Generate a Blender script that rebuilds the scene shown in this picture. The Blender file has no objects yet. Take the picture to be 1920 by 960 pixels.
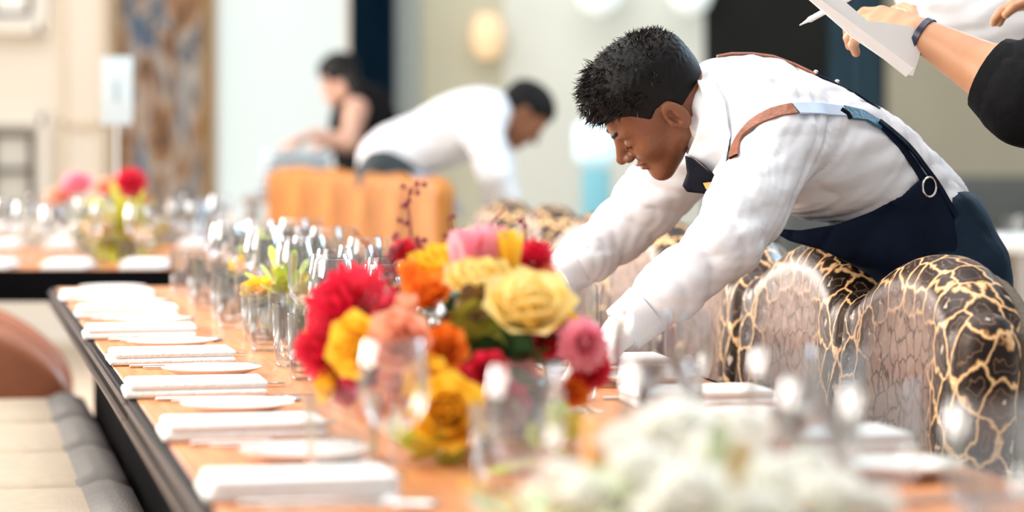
import bpy, math, random
import numpy as np
from mathutils import Vector, Matrix

# ------------------------------------------------------------------ camera, world, lights
FPX = 5000.0; CAMZ = 1.14; HZ = 235.0
SC = bpy.context.scene
COL = SC.collection
cam_d = bpy.data.cameras.new('camera'); cam = bpy.data.objects.new('camera', cam_d); COL.objects.link(cam)
cam.location = (0, 0, CAMZ); cam.rotation_euler = (math.pi/2, 0, 0)
cam_d.sensor_width = 36; cam_d.lens = 36*FPX/1920; cam_d.shift_y = -(480-HZ)/1920
cam_d.clip_start = 0.05; cam_d.clip_end = 100
cam_d.dof.use_dof = True; cam_d.dof.focus_distance = 4.25; cam_d.dof.aperture_fstop = 2.3
SC.camera = cam
SC.view_settings.view_transform = 'Standard'; SC.view_settings.look = 'None'
SC.view_settings.gamma = 1; SC.view_settings.use_curve_mapping = False
SC.view_settings.exposure = 0.5
W = bpy.data.worlds.new('world'); SC.world = W; W.use_nodes = True
W.node_tree.nodes['Background'].inputs[0].default_value = (0.95, 0.97, 1.0, 1)
W.node_tree.nodes['Background'].inputs[1].default_value = 0.56

def area(name, loc, target, size, sy, power, color):
    d = bpy.data.lights.new(name, 'AREA'); d.shape = 'RECTANGLE'; d.size = size; d.size_y = sy
    d.energy = power; d.color = color
    o = bpy.data.objects.new(name, d); COL.objects.link(o); o.location = loc
    o.rotation_euler = (Vector(target)-Vector(loc)).to_track_quat('-Z', 'Y').to_euler()
    return o
area('window_light_left', (-4.2, 3.0, 2.6), (0.2, 4.4, 0.8), 3.0, 2.2, 220, (1.0, 0.94, 0.86))
area('glare_light_far_left', (-4.4, 10.5, 2.0), (0.5, 4.4, 0.8), 2.6, 2.2, 330, (1.0, 0.90, 0.84))  # added lamp out of view, placed to throw glare on the chair fronts
area('window_light_back', (3.4, 8.0, 3.0), (0.6, 4.4, 1.1), 2.6, 2.2, 210, (0.55, 0.80, 1.0))
area('ceiling_daylight', (-0.6, 5.2, 4.2), (-0.2, 4.8, 0.7), 4.0, 5.0, 150, (1.0, 0.97, 0.93))
area('far_daylight', (-1.0, 11.0, 4.4), (0, 13.5, 1.2), 6.0, 1.6, 80, (1.0, 0.97, 0.93))

# ------------------------------------------------------------------ helpers
R = math.radians
def P(x, y, d):
    return np.array([(x-960)*d/FPX, d, CAMZ+(HZ-y)*d/FPX])
def pxz(x, d): return (x-960)*d/FPX
def zz(y, d): return CAMZ+(HZ-y)*d/FPX

E_T = np.array([-math.sin(R(12.13)), math.cos(R(12.13)), 0]); N_T = np.array([math.cos(R(12.13)), math.sin(R(12.13)), 0])
ROWROT = R(12.13)
def T(t, w, z=0.0):
    p = np.array([0.27, 0, 0]) + t*E_T + w*N_T; p[2] = z; return p
TOP = 0.75

MATS = {}
def mat(name, color, rough=0.6, metal=0.0, noise=0.0, nscale=30, bump=0.0, bscale=60, sheen=0.0, sheen_tint=None, emit=None, estr=0, coat=0, spec=0.5, trans=0.0, col2=None, sss=0, stretch=None, bdist=0.01):
    if name in MATS: return MATS[name]
    m = bpy.data.materials.new(name); m.use_nodes = True; nt = m.node_tree; b = nt.nodes['Principled BSDF']
    c = (*color, 1)
    b.inputs['Base Color'].default_value = c; b.inputs['Roughness'].default_value = rough; b.inputs['Metallic'].default_value = metal
    b.inputs['Specular IOR Level'].default_value = spec
    if sheen:
        b.inputs['Sheen Weight'].default_value = sheen; b.inputs['Sheen Roughness'].default_value = 0.35
        if sheen_tint: b.inputs['Sheen Tint'].default_value = (*sheen_tint, 1)
    if coat: b.inputs['Coat Weight'].default_value = coat
    if sss:
        b.inputs['Subsurface Weight'].default_value = sss; b.inputs['Subsurface Radius'].default_value = (1, .35, .2); b.inputs['Subsurface Scale'].default_value = 0.006
    if trans:
        b.inputs['Transmission Weight'].default_value = trans
    if emit:
        b.inputs['Emission Color'].default_value = (*emit, 1); b.inputs['Emission Strength'].default_value = estr
    if noise or bump or col2:
        tc = nt.nodes.new('ShaderNodeTexCoord'); mp = nt.nodes.new('ShaderNodeMapping')
        nt.links.new(tc.outputs['Object'], mp.inputs[0])
        if stretch: mp.inputs['Scale'].default_value = stretch
    if noise or col2:
        n = nt.nodes.new('ShaderNodeTexNoise'); n.inputs['Scale'].default_value = nscale; n.inputs['Detail'].default_value = 4
        nt.links.new(mp.outputs[0], n.inputs['Vector'])
        r = nt.nodes.new('ShaderNodeValToRGB'); nt.links.new(n.outputs[0], r.inputs[0])
        a = col2 if col2 else tuple(v*(1-noise) for v in color)
        r.color_ramp.elements[0].position = .35; r.color_ramp.elements[1].position = .65
        r.color_ramp.elements[0].color = (*a, 1); r.color_ramp.elements[1].color = c
        nt.links.new(r.outputs[0], b.inputs['Base Color'])
    if bump:
        n2 = nt.nodes.new('ShaderNodeTexNoise'); n2.inputs['Scale'].default_value = bscale; n2.inputs['Detail'].default_value = 3
        nt.links.new(mp.outputs[0], n2.inputs['Vector'])
        bp = nt.nodes.new('ShaderNodeBump'); bp.inputs['Strength'].default_value = bump; bp.inputs['Distance'].default_value = bdist
        nt.links.new(n2.outputs[0], bp.inputs['Height']); nt.links.new(bp.outputs[0], b.inputs['Normal'])
    MATS[name] = m
    return m

def glass_mat():
    m = bpy.data.materials.new('clear_glass'); m.use_nodes = True; nt = m.node_tree; nt.nodes.clear()
    out = nt.nodes.new('ShaderNodeOutputMaterial'); mix = nt.nodes.new('ShaderNodeMixShader')
    tr = nt.nodes.new('ShaderNodeBsdfTransparent'); gl = nt.nodes.new('ShaderNodeBsdfGlossy'); lw = nt.nodes.new('ShaderNodeLayerWeight')
    tr.inputs[0].default_value = (0.97, 0.98, 0.985, 1); gl.inputs['Roughness'].default_value = 0.05
    lw.inputs[0].default_value = 0.5
    mp = nt.nodes.new('ShaderNodeMapRange'); mp.inputs['From Min'].default_value = 0.25; mp.inputs['From Max'].default_value = 1.0
    mp.inputs['To Min'].default_value = 0.08; mp.inputs['To Max'].default_value = 0.74
    nt.links.new(lw.outputs['Facing'], mp.inputs[0]); nt.links.new(mp.outputs[0], mix.inputs[0])
    nt.links.new(tr.outputs[0], mix.inputs[1]); nt.links.new(gl.outputs[0], mix.inputs[2]); nt.links.new(mix.outputs[0], out.inputs[0])
    return m
GLASS = glass_mat()

class MB:
    def __init__(s): s.v = []; s.f = []
    def add(s, v, f):
        o = len(s.v); s.v += [tuple(map(float, q)) for q in v]; s.f += [tuple(i+o for i in q) for q in f]; return s
    def box(s, c, d, rot=0, bev=0.0):
        x, y, z = (k/2 for k in d); b = min(bev, x*.9, y*.9, z*.9)
        vs = []
        if b <= 0:
            for sz in (-1, 1):
                for sx, sy in ((-1,-1),(1,-1),(1,1),(-1,1)): vs.append((sx*x, sy*y, sz*z))
            fs = [(3,2,1,0),(4,5,6,7),(0,1,5,4),(1,2,6,5),(2,3,7,6),(3,0,4,7)]
        else:
            rings = [(-z, b), (-z+b*.3, b*.3), (-z+b, 0), (z-b, 0), (z-b*.3, b*.3), (z, b)]
            for zr, ins in rings:
                X, Y = x-ins, y-ins; bb = max(b-ins, b*.15)
                for (cx, cy, a0) in ((X-bb, Y-bb, 0), (-X+bb, Y-bb, 90), (-X+bb, -Y+bb, 180), (X-bb, -Y+bb, 270)):
                    for k in range(4):
                        a = R(a0+30*k); vs.append((cx+bb*math.cos(a), cy+bb*math.sin(a), zr))
            fs = []
            for i in range(5):
                for j in range(16): fs.append((i*16+j, i*16+(j+1)%16, (i+1)*16+(j+1)%16, (i+1)*16+j))
            fs.append(tuple(range(15, -1, -1))); fs.append(tuple(80+k for k in range(16)))
        cr, sr = math.cos(rot), math.sin(rot)
        vs = [(c[0]+vx*cr-vy*sr, c[1]+vx*sr+vy*cr, c[2]+vz) for vx, vy, vz in vs]
        return s.add(vs, fs)
    def lathe(s, prof, n=24, c=(0,0,0), sx=1, sy=1):
        vs = []; fs = []
        for r, z in prof:
            for k in range(n):
                a = 2*math.pi*k/n; vs.append((c[0]+r*math.cos(a)*sx, c[1]+r*math.sin(a)*sy, c[2]+z))
        for i in range(len(prof)-1):
            for k in range(n): fs.append((i*n+k, i*n+(k+1)%n, (i+1)*n+(k+1)%n, (i+1)*n+k))
        if prof[0][0] > 1e-6: fs.append(tuple(range(n-1, -1, -1)))
        if prof[-1][0] > 1e-6: fs.append(tuple((len(prof)-1)*n+k for k in range(n)))
        return s.add(vs, fs)
    def tube(s, pts, rad, n=8, flat=1.0):
        pts = [np.array(p, float) for p in pts]; m = len(pts)
        if not hasattr(rad, '__len__'): rad = [rad]*m
        vs = []; fs = []; up = np.array([0.12, 0.08, 1.0]); prev = None
        for i, p in enumerate(pts):
            t = pts[min(i+1, m-1)]-pts[max(i-1, 0)]; t = t/(np.linalg.norm(t)+1e-9)
            if prev is None:
                a = np.cross(t, up)
                if np.linalg.norm(a) < .2: a = np.cross(t, np.array([1, 0.1, 0]))
            else: a = prev-t*np.dot(prev, t)
            a = a/(np.linalg.norm(a)+1e-9); b = np.cross(t, a); prev = a
            for k in range(n):
                an = 2*math.pi*k/n; vs.append(p+rad[i]*(a*math.cos(an)+flat*b*math.sin(an)))
        for i in range(m-1):
            for k in range(n): fs.append((i*n+k, i*n+(k+1)%n, (i+1)*n+(k+1)%n, (i+1)*n+k))
        fs.append(tuple(range(n-1, -1, -1))); fs.append(tuple((m-1)*n+k for k in range(n)))
        return s.add(vs, fs)
    def ball(s, c, r, n=10, m=6, rr=None):
        rr = rr or (r, r, r); vs = [(c[0], c[1], c[2]-rr[2])]; fs = []
        for i in range(1, m):
            ph = -math.pi/2+math.pi*i/m
            for k in range(n):
                a = 2*math.pi*k/n; vs.append((c[0]+rr[0]*math.cos(ph)*math.cos(a), c[1]+rr[1]*math.cos(ph)*math.sin(a), c[2]+rr[2]*math.sin(ph)))
        vs.append((c[0], c[1], c[2]+rr[2])); L = len(vs)-1
        for k in range(n): fs.append((0, 1+(k+1)%n, 1+k)); fs.append((L, L-n+k, L-n+(k+1)%n))
        for i in range(m-2):
            for k in range(n): fs.append((1+i*n+k, 1+i*n+(k+1)%n, 1+(i+1)*n+(k+1)%n, 1+(i+1)*n+k))
        return s.add(vs, fs)
    def patch(s, grid):     # grid: rows of points
        nr = len(grid); nc = len(grid[0]); vs = [p for row in grid for p in row]; fs = []
        for i in range(nr-1):
            for j in range(nc-1): fs.append((i*nc+j, i*nc+j+1, (i+1)*nc+j+1, (i+1)*nc+j))
        return s.add(vs, fs)
    def xf(s, M):
        s.v = [tuple(M @ Vector(q)) for q in s.v]; return s
    def build(s, name, m, parent=None, smooth=True, loc=None, rotz=0):
        me = bpy.data.meshes.new(name); me.from_pydata(s.v, [], s.f); me.materials.append(m)
        if smooth: me.polygons.foreach_set('use_smooth', [True]*len(me.polygons))
        me.update()
        if smooth and hasattr(me, 'set_sharp_from_angle'): me.set_sharp_from_angle(angle=R(50))
        o = bpy.data.objects.new(name, me); COL.objects.link(o)
        if parent: o.parent = parent
        if loc is not None: o.location = loc
        o.rotation_euler.z = rotz
        return o

def tag(o, label=None, cat=None, group=None, kind=None):
    if label: o['label'] = label
    if cat: o['category'] = cat
    if group: o['group'] = group
    if kind: o['kind'] = kind
    return o
def thing(name, label, cat, loc=(0,0,0), rotz=0, group=None):
    o = bpy.data.objects.new(name, None); COL.objects.link(o); o.empty_display_size = .05
    o.location = [float(v) for v in loc]; o.rotation_euler.z = rotz
    return tag(o, label, cat, group)
KIDS = {}
def copy_tree(o, parent=None, loc=None, rotz=None, label=None, group=None):
    c = o.copy(); COL.objects.link(c)
    if parent: c.parent = parent
    if loc is not None: c.location = [float(v) for v in loc]
    if rotz is not None: c.rotation_euler.z = rotz
    if label: c['label'] = label
    if group: c['group'] = group
    if o.name not in KIDS: KIDS[o.name] = [x for x in bpy.data.objects if x.parent == o]
    for ch in KIDS[o.name]: copy_tree(ch, c)
    return c
ORD = ['nearest', 'second', 'third', 'fourth', 'fifth', 'sixth', 'seventh', 'eighth', 'ninth', 'tenth', 'eleventh', 'twelfth']

# ------------------------------------------------------------------ implicit surfaces
def ln(v): return np.sqrt((v*v).sum(-1))
def rcone(p, a, b, ra, rb):
    a = np.asarray(a, np.float32); b = np.asarray(b, np.float32)
    ba = b-a; L = float(ba@ba)+1e-12; pa = p-a
    h = np.clip((pa@ba)/L, 0, 1)
    return ln(pa-h[:, None]*ba)-(ra+(rb-ra)*h)
def ell(p, c, r, M=None):
    q = p-np.asarray(c, np.float32)
    if M is not None: q = q@np.asarray(M, np.float32)
    r = np.asarray(r, np.float32)
    k0 = ln(q/r); k1 = ln(q/(r*r))
    return np.where(k1 > 1e-9, k0*(k0-1)/np.maximum(k1, 1e-9), -r.min())
def rbox(p, c, hd, r, M=None):
    q = p-np.asarray(c, np.float32)
    if M is not None: q = q@np.asarray(M, np.float32)
    q = np.abs(q)-(np.asarray(hd, np.float32)-r)
    return ln(np.maximum(q, 0))+np.minimum(q.max(-1), 0)-r
def su(a, b, k):
    h = np.maximum(k-np.abs(a-b), 0)/k
    return np.minimum(a, b)-h*h*k*.25
def ss(a, b, k):   # a minus b
    h = np.maximum(k-np.abs(a+b), 0)/k
    return np.maximum(a, -b)+h*h*k*.25
def si(a, b, k):
    h = np.maximum(k-np.abs(a-b), 0)/k
    return np.maximum(a, b)+h*h*k*.25
def chain(p, pts, rad, k=0.03):
    d = None
    for i in range(len(pts)-1):
        e = rcone(p, pts[i], pts[i+1], rad[i], rad[i+1]); d = e if d is None else su(d, e, k)
    return d

def sdf_verts(f, lo, hi, h):
    B = 8
    lo = np.array(lo, float); nb = np.ceil((np.array(hi)-lo)/(h*B)).astype(int)
    n = nb*B
    V = np.ones(tuple(n), np.float32)
    bi = np.stack(np.meshgrid(*[np.arange(k) for k in nb], indexing='ij'), -1).reshape(-1, 3)
    cc = (lo+(bi*B+(B-1)/2)*h).astype(np.float32)
    dc = f(cc); near = np.abs(dc) < .87*B*h*1.5+.004
    for b in bi[(~near) & (dc < 0)]: V[b[0]*B:b[0]*B+B, b[1]*B:b[1]*B+B, b[2]*B:b[2]*B+B] = -1
    off = np.stack(np.meshgrid(*[np.arange(B)]*3, indexing='ij'), -1).reshape(-1, 3)
    nbk = bi[near]
    for s0 in range(0, len(nbk), 512):
        bb = nbk[s0:s0+512]; idx = (bb[:, None, :]*B+off[None]).reshape(-1, 3)
        V[idx[:, 0], idx[:, 1], idx[:, 2]] = f((lo+idx*h).astype(np.float32))
    V[0] = 1; V[-1] = 1; V[:, 0] = 1; V[:, -1] = 1; V[:, :, 0] = 1; V[:, :, -1] = 1
    S = V < 0
    C = np.zeros(tuple(n-1), np.int8)
    for i in (0, 1):
        for j in (0, 1):
            for k in (0, 1): C += S[i:n[0]-1+i, j:n[1]-1+j, k:n[2]-1+k]
    ci = np.argwhere((C > 0) & (C < 8))
    acc = np.zeros((len(ci), 3)); cnt = np.zeros(len(ci))
    corners = [(i, j, k) for i in (0, 1) for j in (0, 1) for k in (0, 1)]
    for a in corners:
        for ax in range(3):
            if a[ax]: continue
            b = list(a); b[ax] = 1
            va = V[ci[:, 0]+a[0], ci[:, 1]+a[1], ci[:, 2]+a[2]]; vb = V[ci[:, 0]+b[0], ci[:, 1]+b[1], ci[:, 2]+b[2]]
            m = (va < 0) != (vb < 0)
            t = np.where(m, va/np.where(m, va-vb, 1), 0)
            pt = np.tile(np.array(a, float), (len(ci), 1)); pt[:, ax] = t
            acc[m] += pt[m]; cnt[m] += 1
    verts = lo+(ci+acc/cnt[:, None])*h
    ID = np.full(tuple(n-1), -1, np.int32); ID[ci[:, 0], ci[:, 1], ci[:, 2]] = np.arange(len(ci))
    F = []
    for ax in range(3):
        sl0 = [slice(1, -1)]*3; sl1 = [slice(1, -1)]*3
        sl0[ax] = slice(0, -1); sl1[ax] = slice(1, None)
        A = S[tuple(sl0)]; Bq = S[tuple(sl1)]
        e = np.argwhere(A != Bq); sg = A[e[:, 0], e[:, 1], e[:, 2]]
        u, v = (ax+1) % 3, (ax+2) % 3
        base = e.copy()
        for q in range(3):
            if q != ax: base[:, q] += 1
        quad = []
        for du, dv in ((-1, -1), (0, -1), (0, 0), (-1, 0)):
            c = base.copy(); c[:, u] += du; c[:, v] += dv
            quad.append(ID[c[:, 0], c[:, 1], c[:, 2]])
        quad = np.stack(quad, 1)
        quad[~sg] = quad[~sg][:, ::-1]
        F.append(quad[(quad >= 0).all(1)])
    return verts, np.concatenate(F)
def np_mesh(name, v, f, m, parent=None, loc=None, rotz=0):
    me = bpy.data.meshes.new(name); nf = len(f)
    me.vertices.add(len(v)); me.vertices.foreach_set('co', np.asarray(v, np.float32).ravel())
    me.loops.add(nf*4); me.loops.foreach_set('vertex_index', np.asarray(f, np.int32).ravel())
    me.polygons.add(nf); me.polygons.foreach_set('loop_start', np.arange(nf, dtype=np.int32)*4)
    me.polygons.foreach_set('loop_total', np.full(nf, 4, np.int32)); me.polygons.foreach_set('use_smooth', np.ones(nf, bool))
    me.materials.append(m); me.update(calc_edges=True); me.validate()
    o = bpy.data.objects.new(name, me); COL.objects.link(o)
    if parent: o.parent = parent
    if loc is not None: o.location = [float(q) for q in loc]
    o.rotation_euler.z = rotz
    return o
def sdf_obj(name, f, lo, hi, h, m, parent=None, extra=(), **kw):
    v, fc = sdf_verts(f, lo, hi, h)
    for (f2, l2, h2, hh) in extra:
        v2, fc2 = sdf_verts(f2, l2, h2, hh); fc = np.concatenate([fc, fc2+len(v)]); v = np.concatenate([v, v2])
    return np_mesh(name, v, fc, m, parent, **kw)
def bounds(pts, r):
    a = np.array(pts); return a.min(0)-r, a.max(0)+r

# ------------------------------------------------------------------ materials
CREAM = mat('cream_wall_paint', (0.84, 0.77, 0.66), .8, noise=.04, nscale=2)
PALE = mat('pale_grey_wall_paint', (0.72, 0.76, 0.70), .8, noise=.04, nscale=2)
OLIVE = mat('taupe_wall_paint', (0.38, 0.36, 0.27), .8, noise=.08, nscale=2)
WARMW = mat('warm_beige_wall_paint', (0.56, 0.55, 0.42), .8, noise=.05, nscale=2)
TRIM = mat('white_trim', (0.9, 0.85, 0.76), .5, noise=.03, nscale=5)
DARK = mat('black_door_paint', (0.010, 0.012, 0.011), .6, noise=.2, nscale=4, spec=.15)
NAVYC = mat('dark_blue_curtain', (0.004, 0.028, 0.060), .8, spec=.1, noise=.4, nscale=6, stretch=(6, 1, .6))
TEAL = mat('teal_glass', (0.006, 0.05, 0.08), .25, noise=.5, nscale=3, stretch=(6, 1, .5))
FLOOR = mat('beige_carpet', (0.62, 0.50, 0.38), .9, noise=.15, nscale=20, bump=.3, bscale=300)
SKY = mat('bright_window_daylight', (.25, .27, .27), .5, emit=(0.84, 0.93, 0.90), estr=.52)
WOOD = None
def wood_mat():
    m = mat('orange_wood', (0.66, 0.27, 0.10), .45, noise=.0, coat=.08, spec=.25)
    nt = m.node_tree; b = nt.nodes['Principled BSDF']
    tc = nt.nodes.new('ShaderNodeTexCoord'); mp = nt.nodes.new('ShaderNodeMapping'); mp.inputs['Scale'].default_value = (14, 1.2, 14)
    n = nt.nodes.new('ShaderNodeTexNoise'); n.inputs['Scale'].default_value = 4; n.inputs['Detail'].default_value = 6
    r = nt.nodes.new('ShaderNodeValToRGB'); r.color_ramp.elements[0].position = .3; r.color_ramp.elements[1].position = .7
    r.color_ramp.elements[0].color = (0.48, 0.16, 0.05, 1); r.color_ramp.elements[1].color = (0.66, 0.27, 0.10, 1)
    nt.links.new(tc.outputs['Object'], mp.inputs[0]); nt.links.new(mp.outputs[0], n.inputs['Vector']); nt.links.new(n.outputs[0], r.inputs[0]); nt.links.new(r.outputs[0], b.inputs['Base Color'])
    return m
WOOD = wood_mat()
BLACKP = mat('black_table_panel', (0.004, 0.004, 0.005), .9, noise=.2, nscale=8, spec=.03)
STEEL = mat('polished_steel', (0.75, 0.72, 0.68), .22, 1.0, noise=.05)
BRASS = mat('brass', (0.85, 0.55, 0.20), .3, 1.0, noise=.1)
CHINA = mat('white_porcelain', (0.88, 0.85, 0.80), .2, noise=.02, coat=.4)
LINEN = mat('white_linen', (0.88, 0.86, 0.83), .85, noise=.03, bump=.3, bscale=150)
SHIRT = mat('white_shirt_cotton', (0.76, 0.77, 0.80), .8, noise=.03, nscale=8, bump=.35, bscale=12, bdist=.008, stretch=(1, 1, 1.8), spec=.2)
APRON = mat('navy_apron_denim', (0.004, 0.010, 0.028), .7, noise=.4, nscale=14, bump=.5, bscale=25, sheen=.03, sheen_tint=(.3, .6, 1), spec=.12)
TROUS = mat('dark_blue_trousers', (0.006, 0.022, 0.045), .7, noise=.3, nscale=12, bump=.4, bscale=20, sheen=.06, sheen_tint=(.3, .7, 1), spec=.2)
BLACKC = mat('black_cloth', (0.005, 0.005, 0.006), .8, noise=.2, bump=.4, bscale=30, spec=.12)
SKIN = mat('brown_skin', (0.225, 0.085, 0.040), .42, spec=.35, noise=.12, nscale=25, bump=.15, bscale=250, sss=.15)
SKIN2 = mat('tan_skin', (0.55, 0.26, 0.13), .5, noise=.12, nscale=25, sss=.15)
SKIN3 = mat('fair_skin', (0.58, 0.33, 0.24), .5, noise=.08, nscale=25, sss=.15)
HAIR = mat('black_hair', (0.006, 0.005, 0.005), .6, noise=.4, nscale=40, spec=.18)
HAIRB = mat('brown_black_hair', (0.014, 0.009, 0.007), .40, noise=.5, nscale=60, spec=.35)
LEATHER = mat('brown_leather', (0.32, 0.10, 0.045), .4, noise=.3, nscale=20, bump=.3, bscale=90)
LEATHB = mat('blue_strap_webbing', (0.03, 0.13, 0.22), .5, noise=.2, bump=.3, bscale=200)
PAPER = mat('white_paper', (0.9, 0.88, 0.86), .7, noise=.02)
ORANGE = mat('orange_tan_leather', (0.50, 0.19, 0.035), .6, spec=.2, noise=.45, nscale=9, stretch=(3, 3, .6), bump=.2)
BEIGE = mat('beige_seat_fabric', (0.70, 0.58, 0.44), .85, noise=.08, bump=.3, bscale=200)
GREYF = mat('grey_fabric', (0.33, 0.31, 0.29), .85, noise=.1, bump=.3, bscale=200)
RUST = mat('rust_leather', (0.40, 0.13, 0.06), .4, noise=.25, nscale=6, bump=.15)
DWOOD = mat('dark_wood', (0.03, 0.018, 0.012), .4, noise=.3, nscale=12)
TAUPEF = mat('taupe_back_fabric', (0.16, 0.13, 0.10), .85, noise=.25, nscale=120, bump=.3, bscale=200)

def shirt_folds():
    nt = SHIRT.node_tree; b = nt.nodes['Principled BSDF']; old = b.inputs['Normal'].links[0].from_node
    tc = nt.nodes.new('ShaderNodeTexCoord'); mp = nt.nodes.new('ShaderNodeMapping'); mp.inputs['Rotation'].default_value = (0.1, R(32), 0); mp.inputs['Scale'].default_value = (.45, .8, 1)
    w = nt.nodes.new('ShaderNodeTexWave'); w.bands_direction = 'Z'; w.inputs['Scale'].default_value = 7; w.inputs['Distortion'].default_value = 5; w.inputs['Detail'].default_value = 3; w.inputs['Detail Scale'].default_value = 1.2
    bp = nt.nodes.new('ShaderNodeBump'); bp.inputs['Strength'].default_value = .28; bp.inputs['Distance'].default_value = .012
    L = nt.links.new; L(tc.outputs['Object'], mp.inputs[0]); L(mp.outputs[0], w.inputs['Vector']); L(w.outputs['Fac'], bp.inputs['Height']); L(bp.outputs[0], old.inputs['Normal'])
shirt_folds()

def leopard():
    m = bpy.data.materials.new('ogee_cut_velvet'); m.use_nodes = True; nt = m.node_tree; b = nt.nodes['Principled BSDF']
    tc = nt.nodes.new('ShaderNodeTexCoord'); mp = nt.nodes.new('ShaderNodeMapping'); mp.inputs['Scale'].default_value = (19, 19, 16)
    nt.links.new(tc.outputs['Object'], mp.inputs[0])
    dn = nt.nodes.new('ShaderNodeTexNoise'); dn.inputs['Scale'].default_value = 2.2; dn.inputs['Detail'].default_value = 2
    nt.links.new(mp.outputs[0], dn.inputs['Vector'])
    vs = nt.nodes.new('ShaderNodeVectorMath'); vs.operation = 'MULTIPLY_ADD'; vs.inputs[1].default_value = (.5, .5, .5)
    nt.links.new(dn.outputs['Color'], vs.inputs[0]); nt.links.new(mp.outputs[0], vs.inputs[2])
    v1 = nt.nodes.new('ShaderNodeTexVoronoi'); v1.feature = 'DISTANCE_TO_EDGE'; v1.inputs['Randomness'].default_value = .75; v1.inputs['Scale'].default_value = 1
    v2 = nt.nodes.new('ShaderNodeTexVoronoi'); v2.feature = 'F1'; v2.inputs['Randomness'].default_value = .75; v2.inputs['Scale'].default_value = 1; v2.distance = 'MINKOWSKI'; v2.inputs['Exponent'].default_value = .6
    nt.links.new(vs.outputs[0], v1.inputs['Vector']); nt.links.new(vs.outputs[0], v2.inputs['Vector'])
    r1 = nt.nodes.new('ShaderNodeValToRGB'); e = r1.color_ramp.elements
    e[0].position = 0.0; e[0].color = (.95, .66, .36, 1); e[1].position = .30; e[1].color = (0.012, 0.008, 0.007, 1)
    q = e.new(.035); q.color = (.62, .32, .12, 1); q = e.new(.065); q.color = (.07, .03, .015, 1); q = e.new(.09); q.color = (.006, .005, .004, 1)
    q = e.new(.20); q.color = (.008, .006, .005, 1); q = e.new(.225); q.color = (.20, .11, .06, 1); q = e.new(.25); q.color = (.012, .008, .007, 1)
    nt.links.new(v1.outputs[0], r1.inputs[0])
    r2 = nt.nodes.new('ShaderNodeValToRGB'); e = r2.color_ramp.elements
    e[0].position = .36; e[0].color = (1, 1, 1, 1); e[1].position = .42; e[1].color = (0, 0, 0, 1)
    nt.links.new(v2.outputs[0], r2.inputs[0])
    mx = nt.nodes.new('ShaderNodeMixRGB'); mx.inputs[2].default_value = (.62, .47, .36, 1)
    nt.links.new(r2.outputs[0], mx.inputs[0]); nt.links.new(r1.outputs[0], mx.inputs[1])
    # velvet glare painted as colour mid inside face: dark thin outlines on pinkish taupe
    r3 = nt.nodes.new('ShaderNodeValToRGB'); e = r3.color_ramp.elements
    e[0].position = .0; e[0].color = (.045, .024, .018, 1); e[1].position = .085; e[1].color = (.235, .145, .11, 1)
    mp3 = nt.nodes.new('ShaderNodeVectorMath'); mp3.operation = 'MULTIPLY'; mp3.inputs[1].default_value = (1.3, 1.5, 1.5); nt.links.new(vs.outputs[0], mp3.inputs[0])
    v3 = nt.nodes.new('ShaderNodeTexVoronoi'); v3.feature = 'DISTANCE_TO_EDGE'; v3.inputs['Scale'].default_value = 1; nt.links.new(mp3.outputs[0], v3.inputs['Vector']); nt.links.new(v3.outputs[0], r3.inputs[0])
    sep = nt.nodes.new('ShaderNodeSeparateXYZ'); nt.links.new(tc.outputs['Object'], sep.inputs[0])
    def math_(op, a, b_=None):
        m_ = nt.nodes.new('ShaderNodeMath'); m_.operation = op
        for q_, x_ in enumerate((a, b_)):
            if x_ is None: continue
            if isinstance(x_, (int, float)): m_.inputs[q_].default_value = x_
            else: nt.links.new(x_, m_.inputs[q_])
        return m_.outputs[0]
    def ramp_(a, lo_, hi_, t0, t1):
        q_ = nt.nodes.new('ShaderNodeMapRange'); q_.interpolation_type = 'SMOOTHSTEP'
        for nm_, x_ in (('From Min', lo_), ('From Max', hi_), ('To Min', t0), ('To Max', t1)): q_.inputs[nm_].default_value = x_
        nt.links.new(a, q_.inputs['Value']); return q_.outputs[0]
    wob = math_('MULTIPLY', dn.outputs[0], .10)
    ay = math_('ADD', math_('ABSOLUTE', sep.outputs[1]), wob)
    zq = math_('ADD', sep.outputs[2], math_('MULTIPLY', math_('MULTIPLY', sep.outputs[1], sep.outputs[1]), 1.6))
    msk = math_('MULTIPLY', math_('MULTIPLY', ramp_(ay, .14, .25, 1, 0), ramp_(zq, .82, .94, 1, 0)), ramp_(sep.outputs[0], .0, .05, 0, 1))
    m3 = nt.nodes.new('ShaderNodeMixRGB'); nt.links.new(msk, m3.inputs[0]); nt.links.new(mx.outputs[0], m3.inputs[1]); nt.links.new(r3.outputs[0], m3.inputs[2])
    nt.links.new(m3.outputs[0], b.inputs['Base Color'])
    bp = nt.nodes.new('ShaderNodeBump'); bp.inputs['Strength'].default_value = .5; bp.inputs['Distance'].default_value = .004; bp.invert = True
    nt.links.new(v1.outputs[0], bp.inputs['Height']); nt.links.new(bp.outputs[0], b.inputs['Normal'])
    b.inputs['Roughness'].default_value = .40; b.inputs['Specular IOR Level'].default_value = .35; b.inputs['Specular Tint'].default_value = (1, .75, .65, 1)
    b.inputs['Sheen Weight'].default_value = .22; b.inputs['Sheen Roughness'].default_value = .18; b.inputs['Sheen Tint'].default_value = (1.0, .72, .60, 1)
    return m
LEO = leopard()

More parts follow.
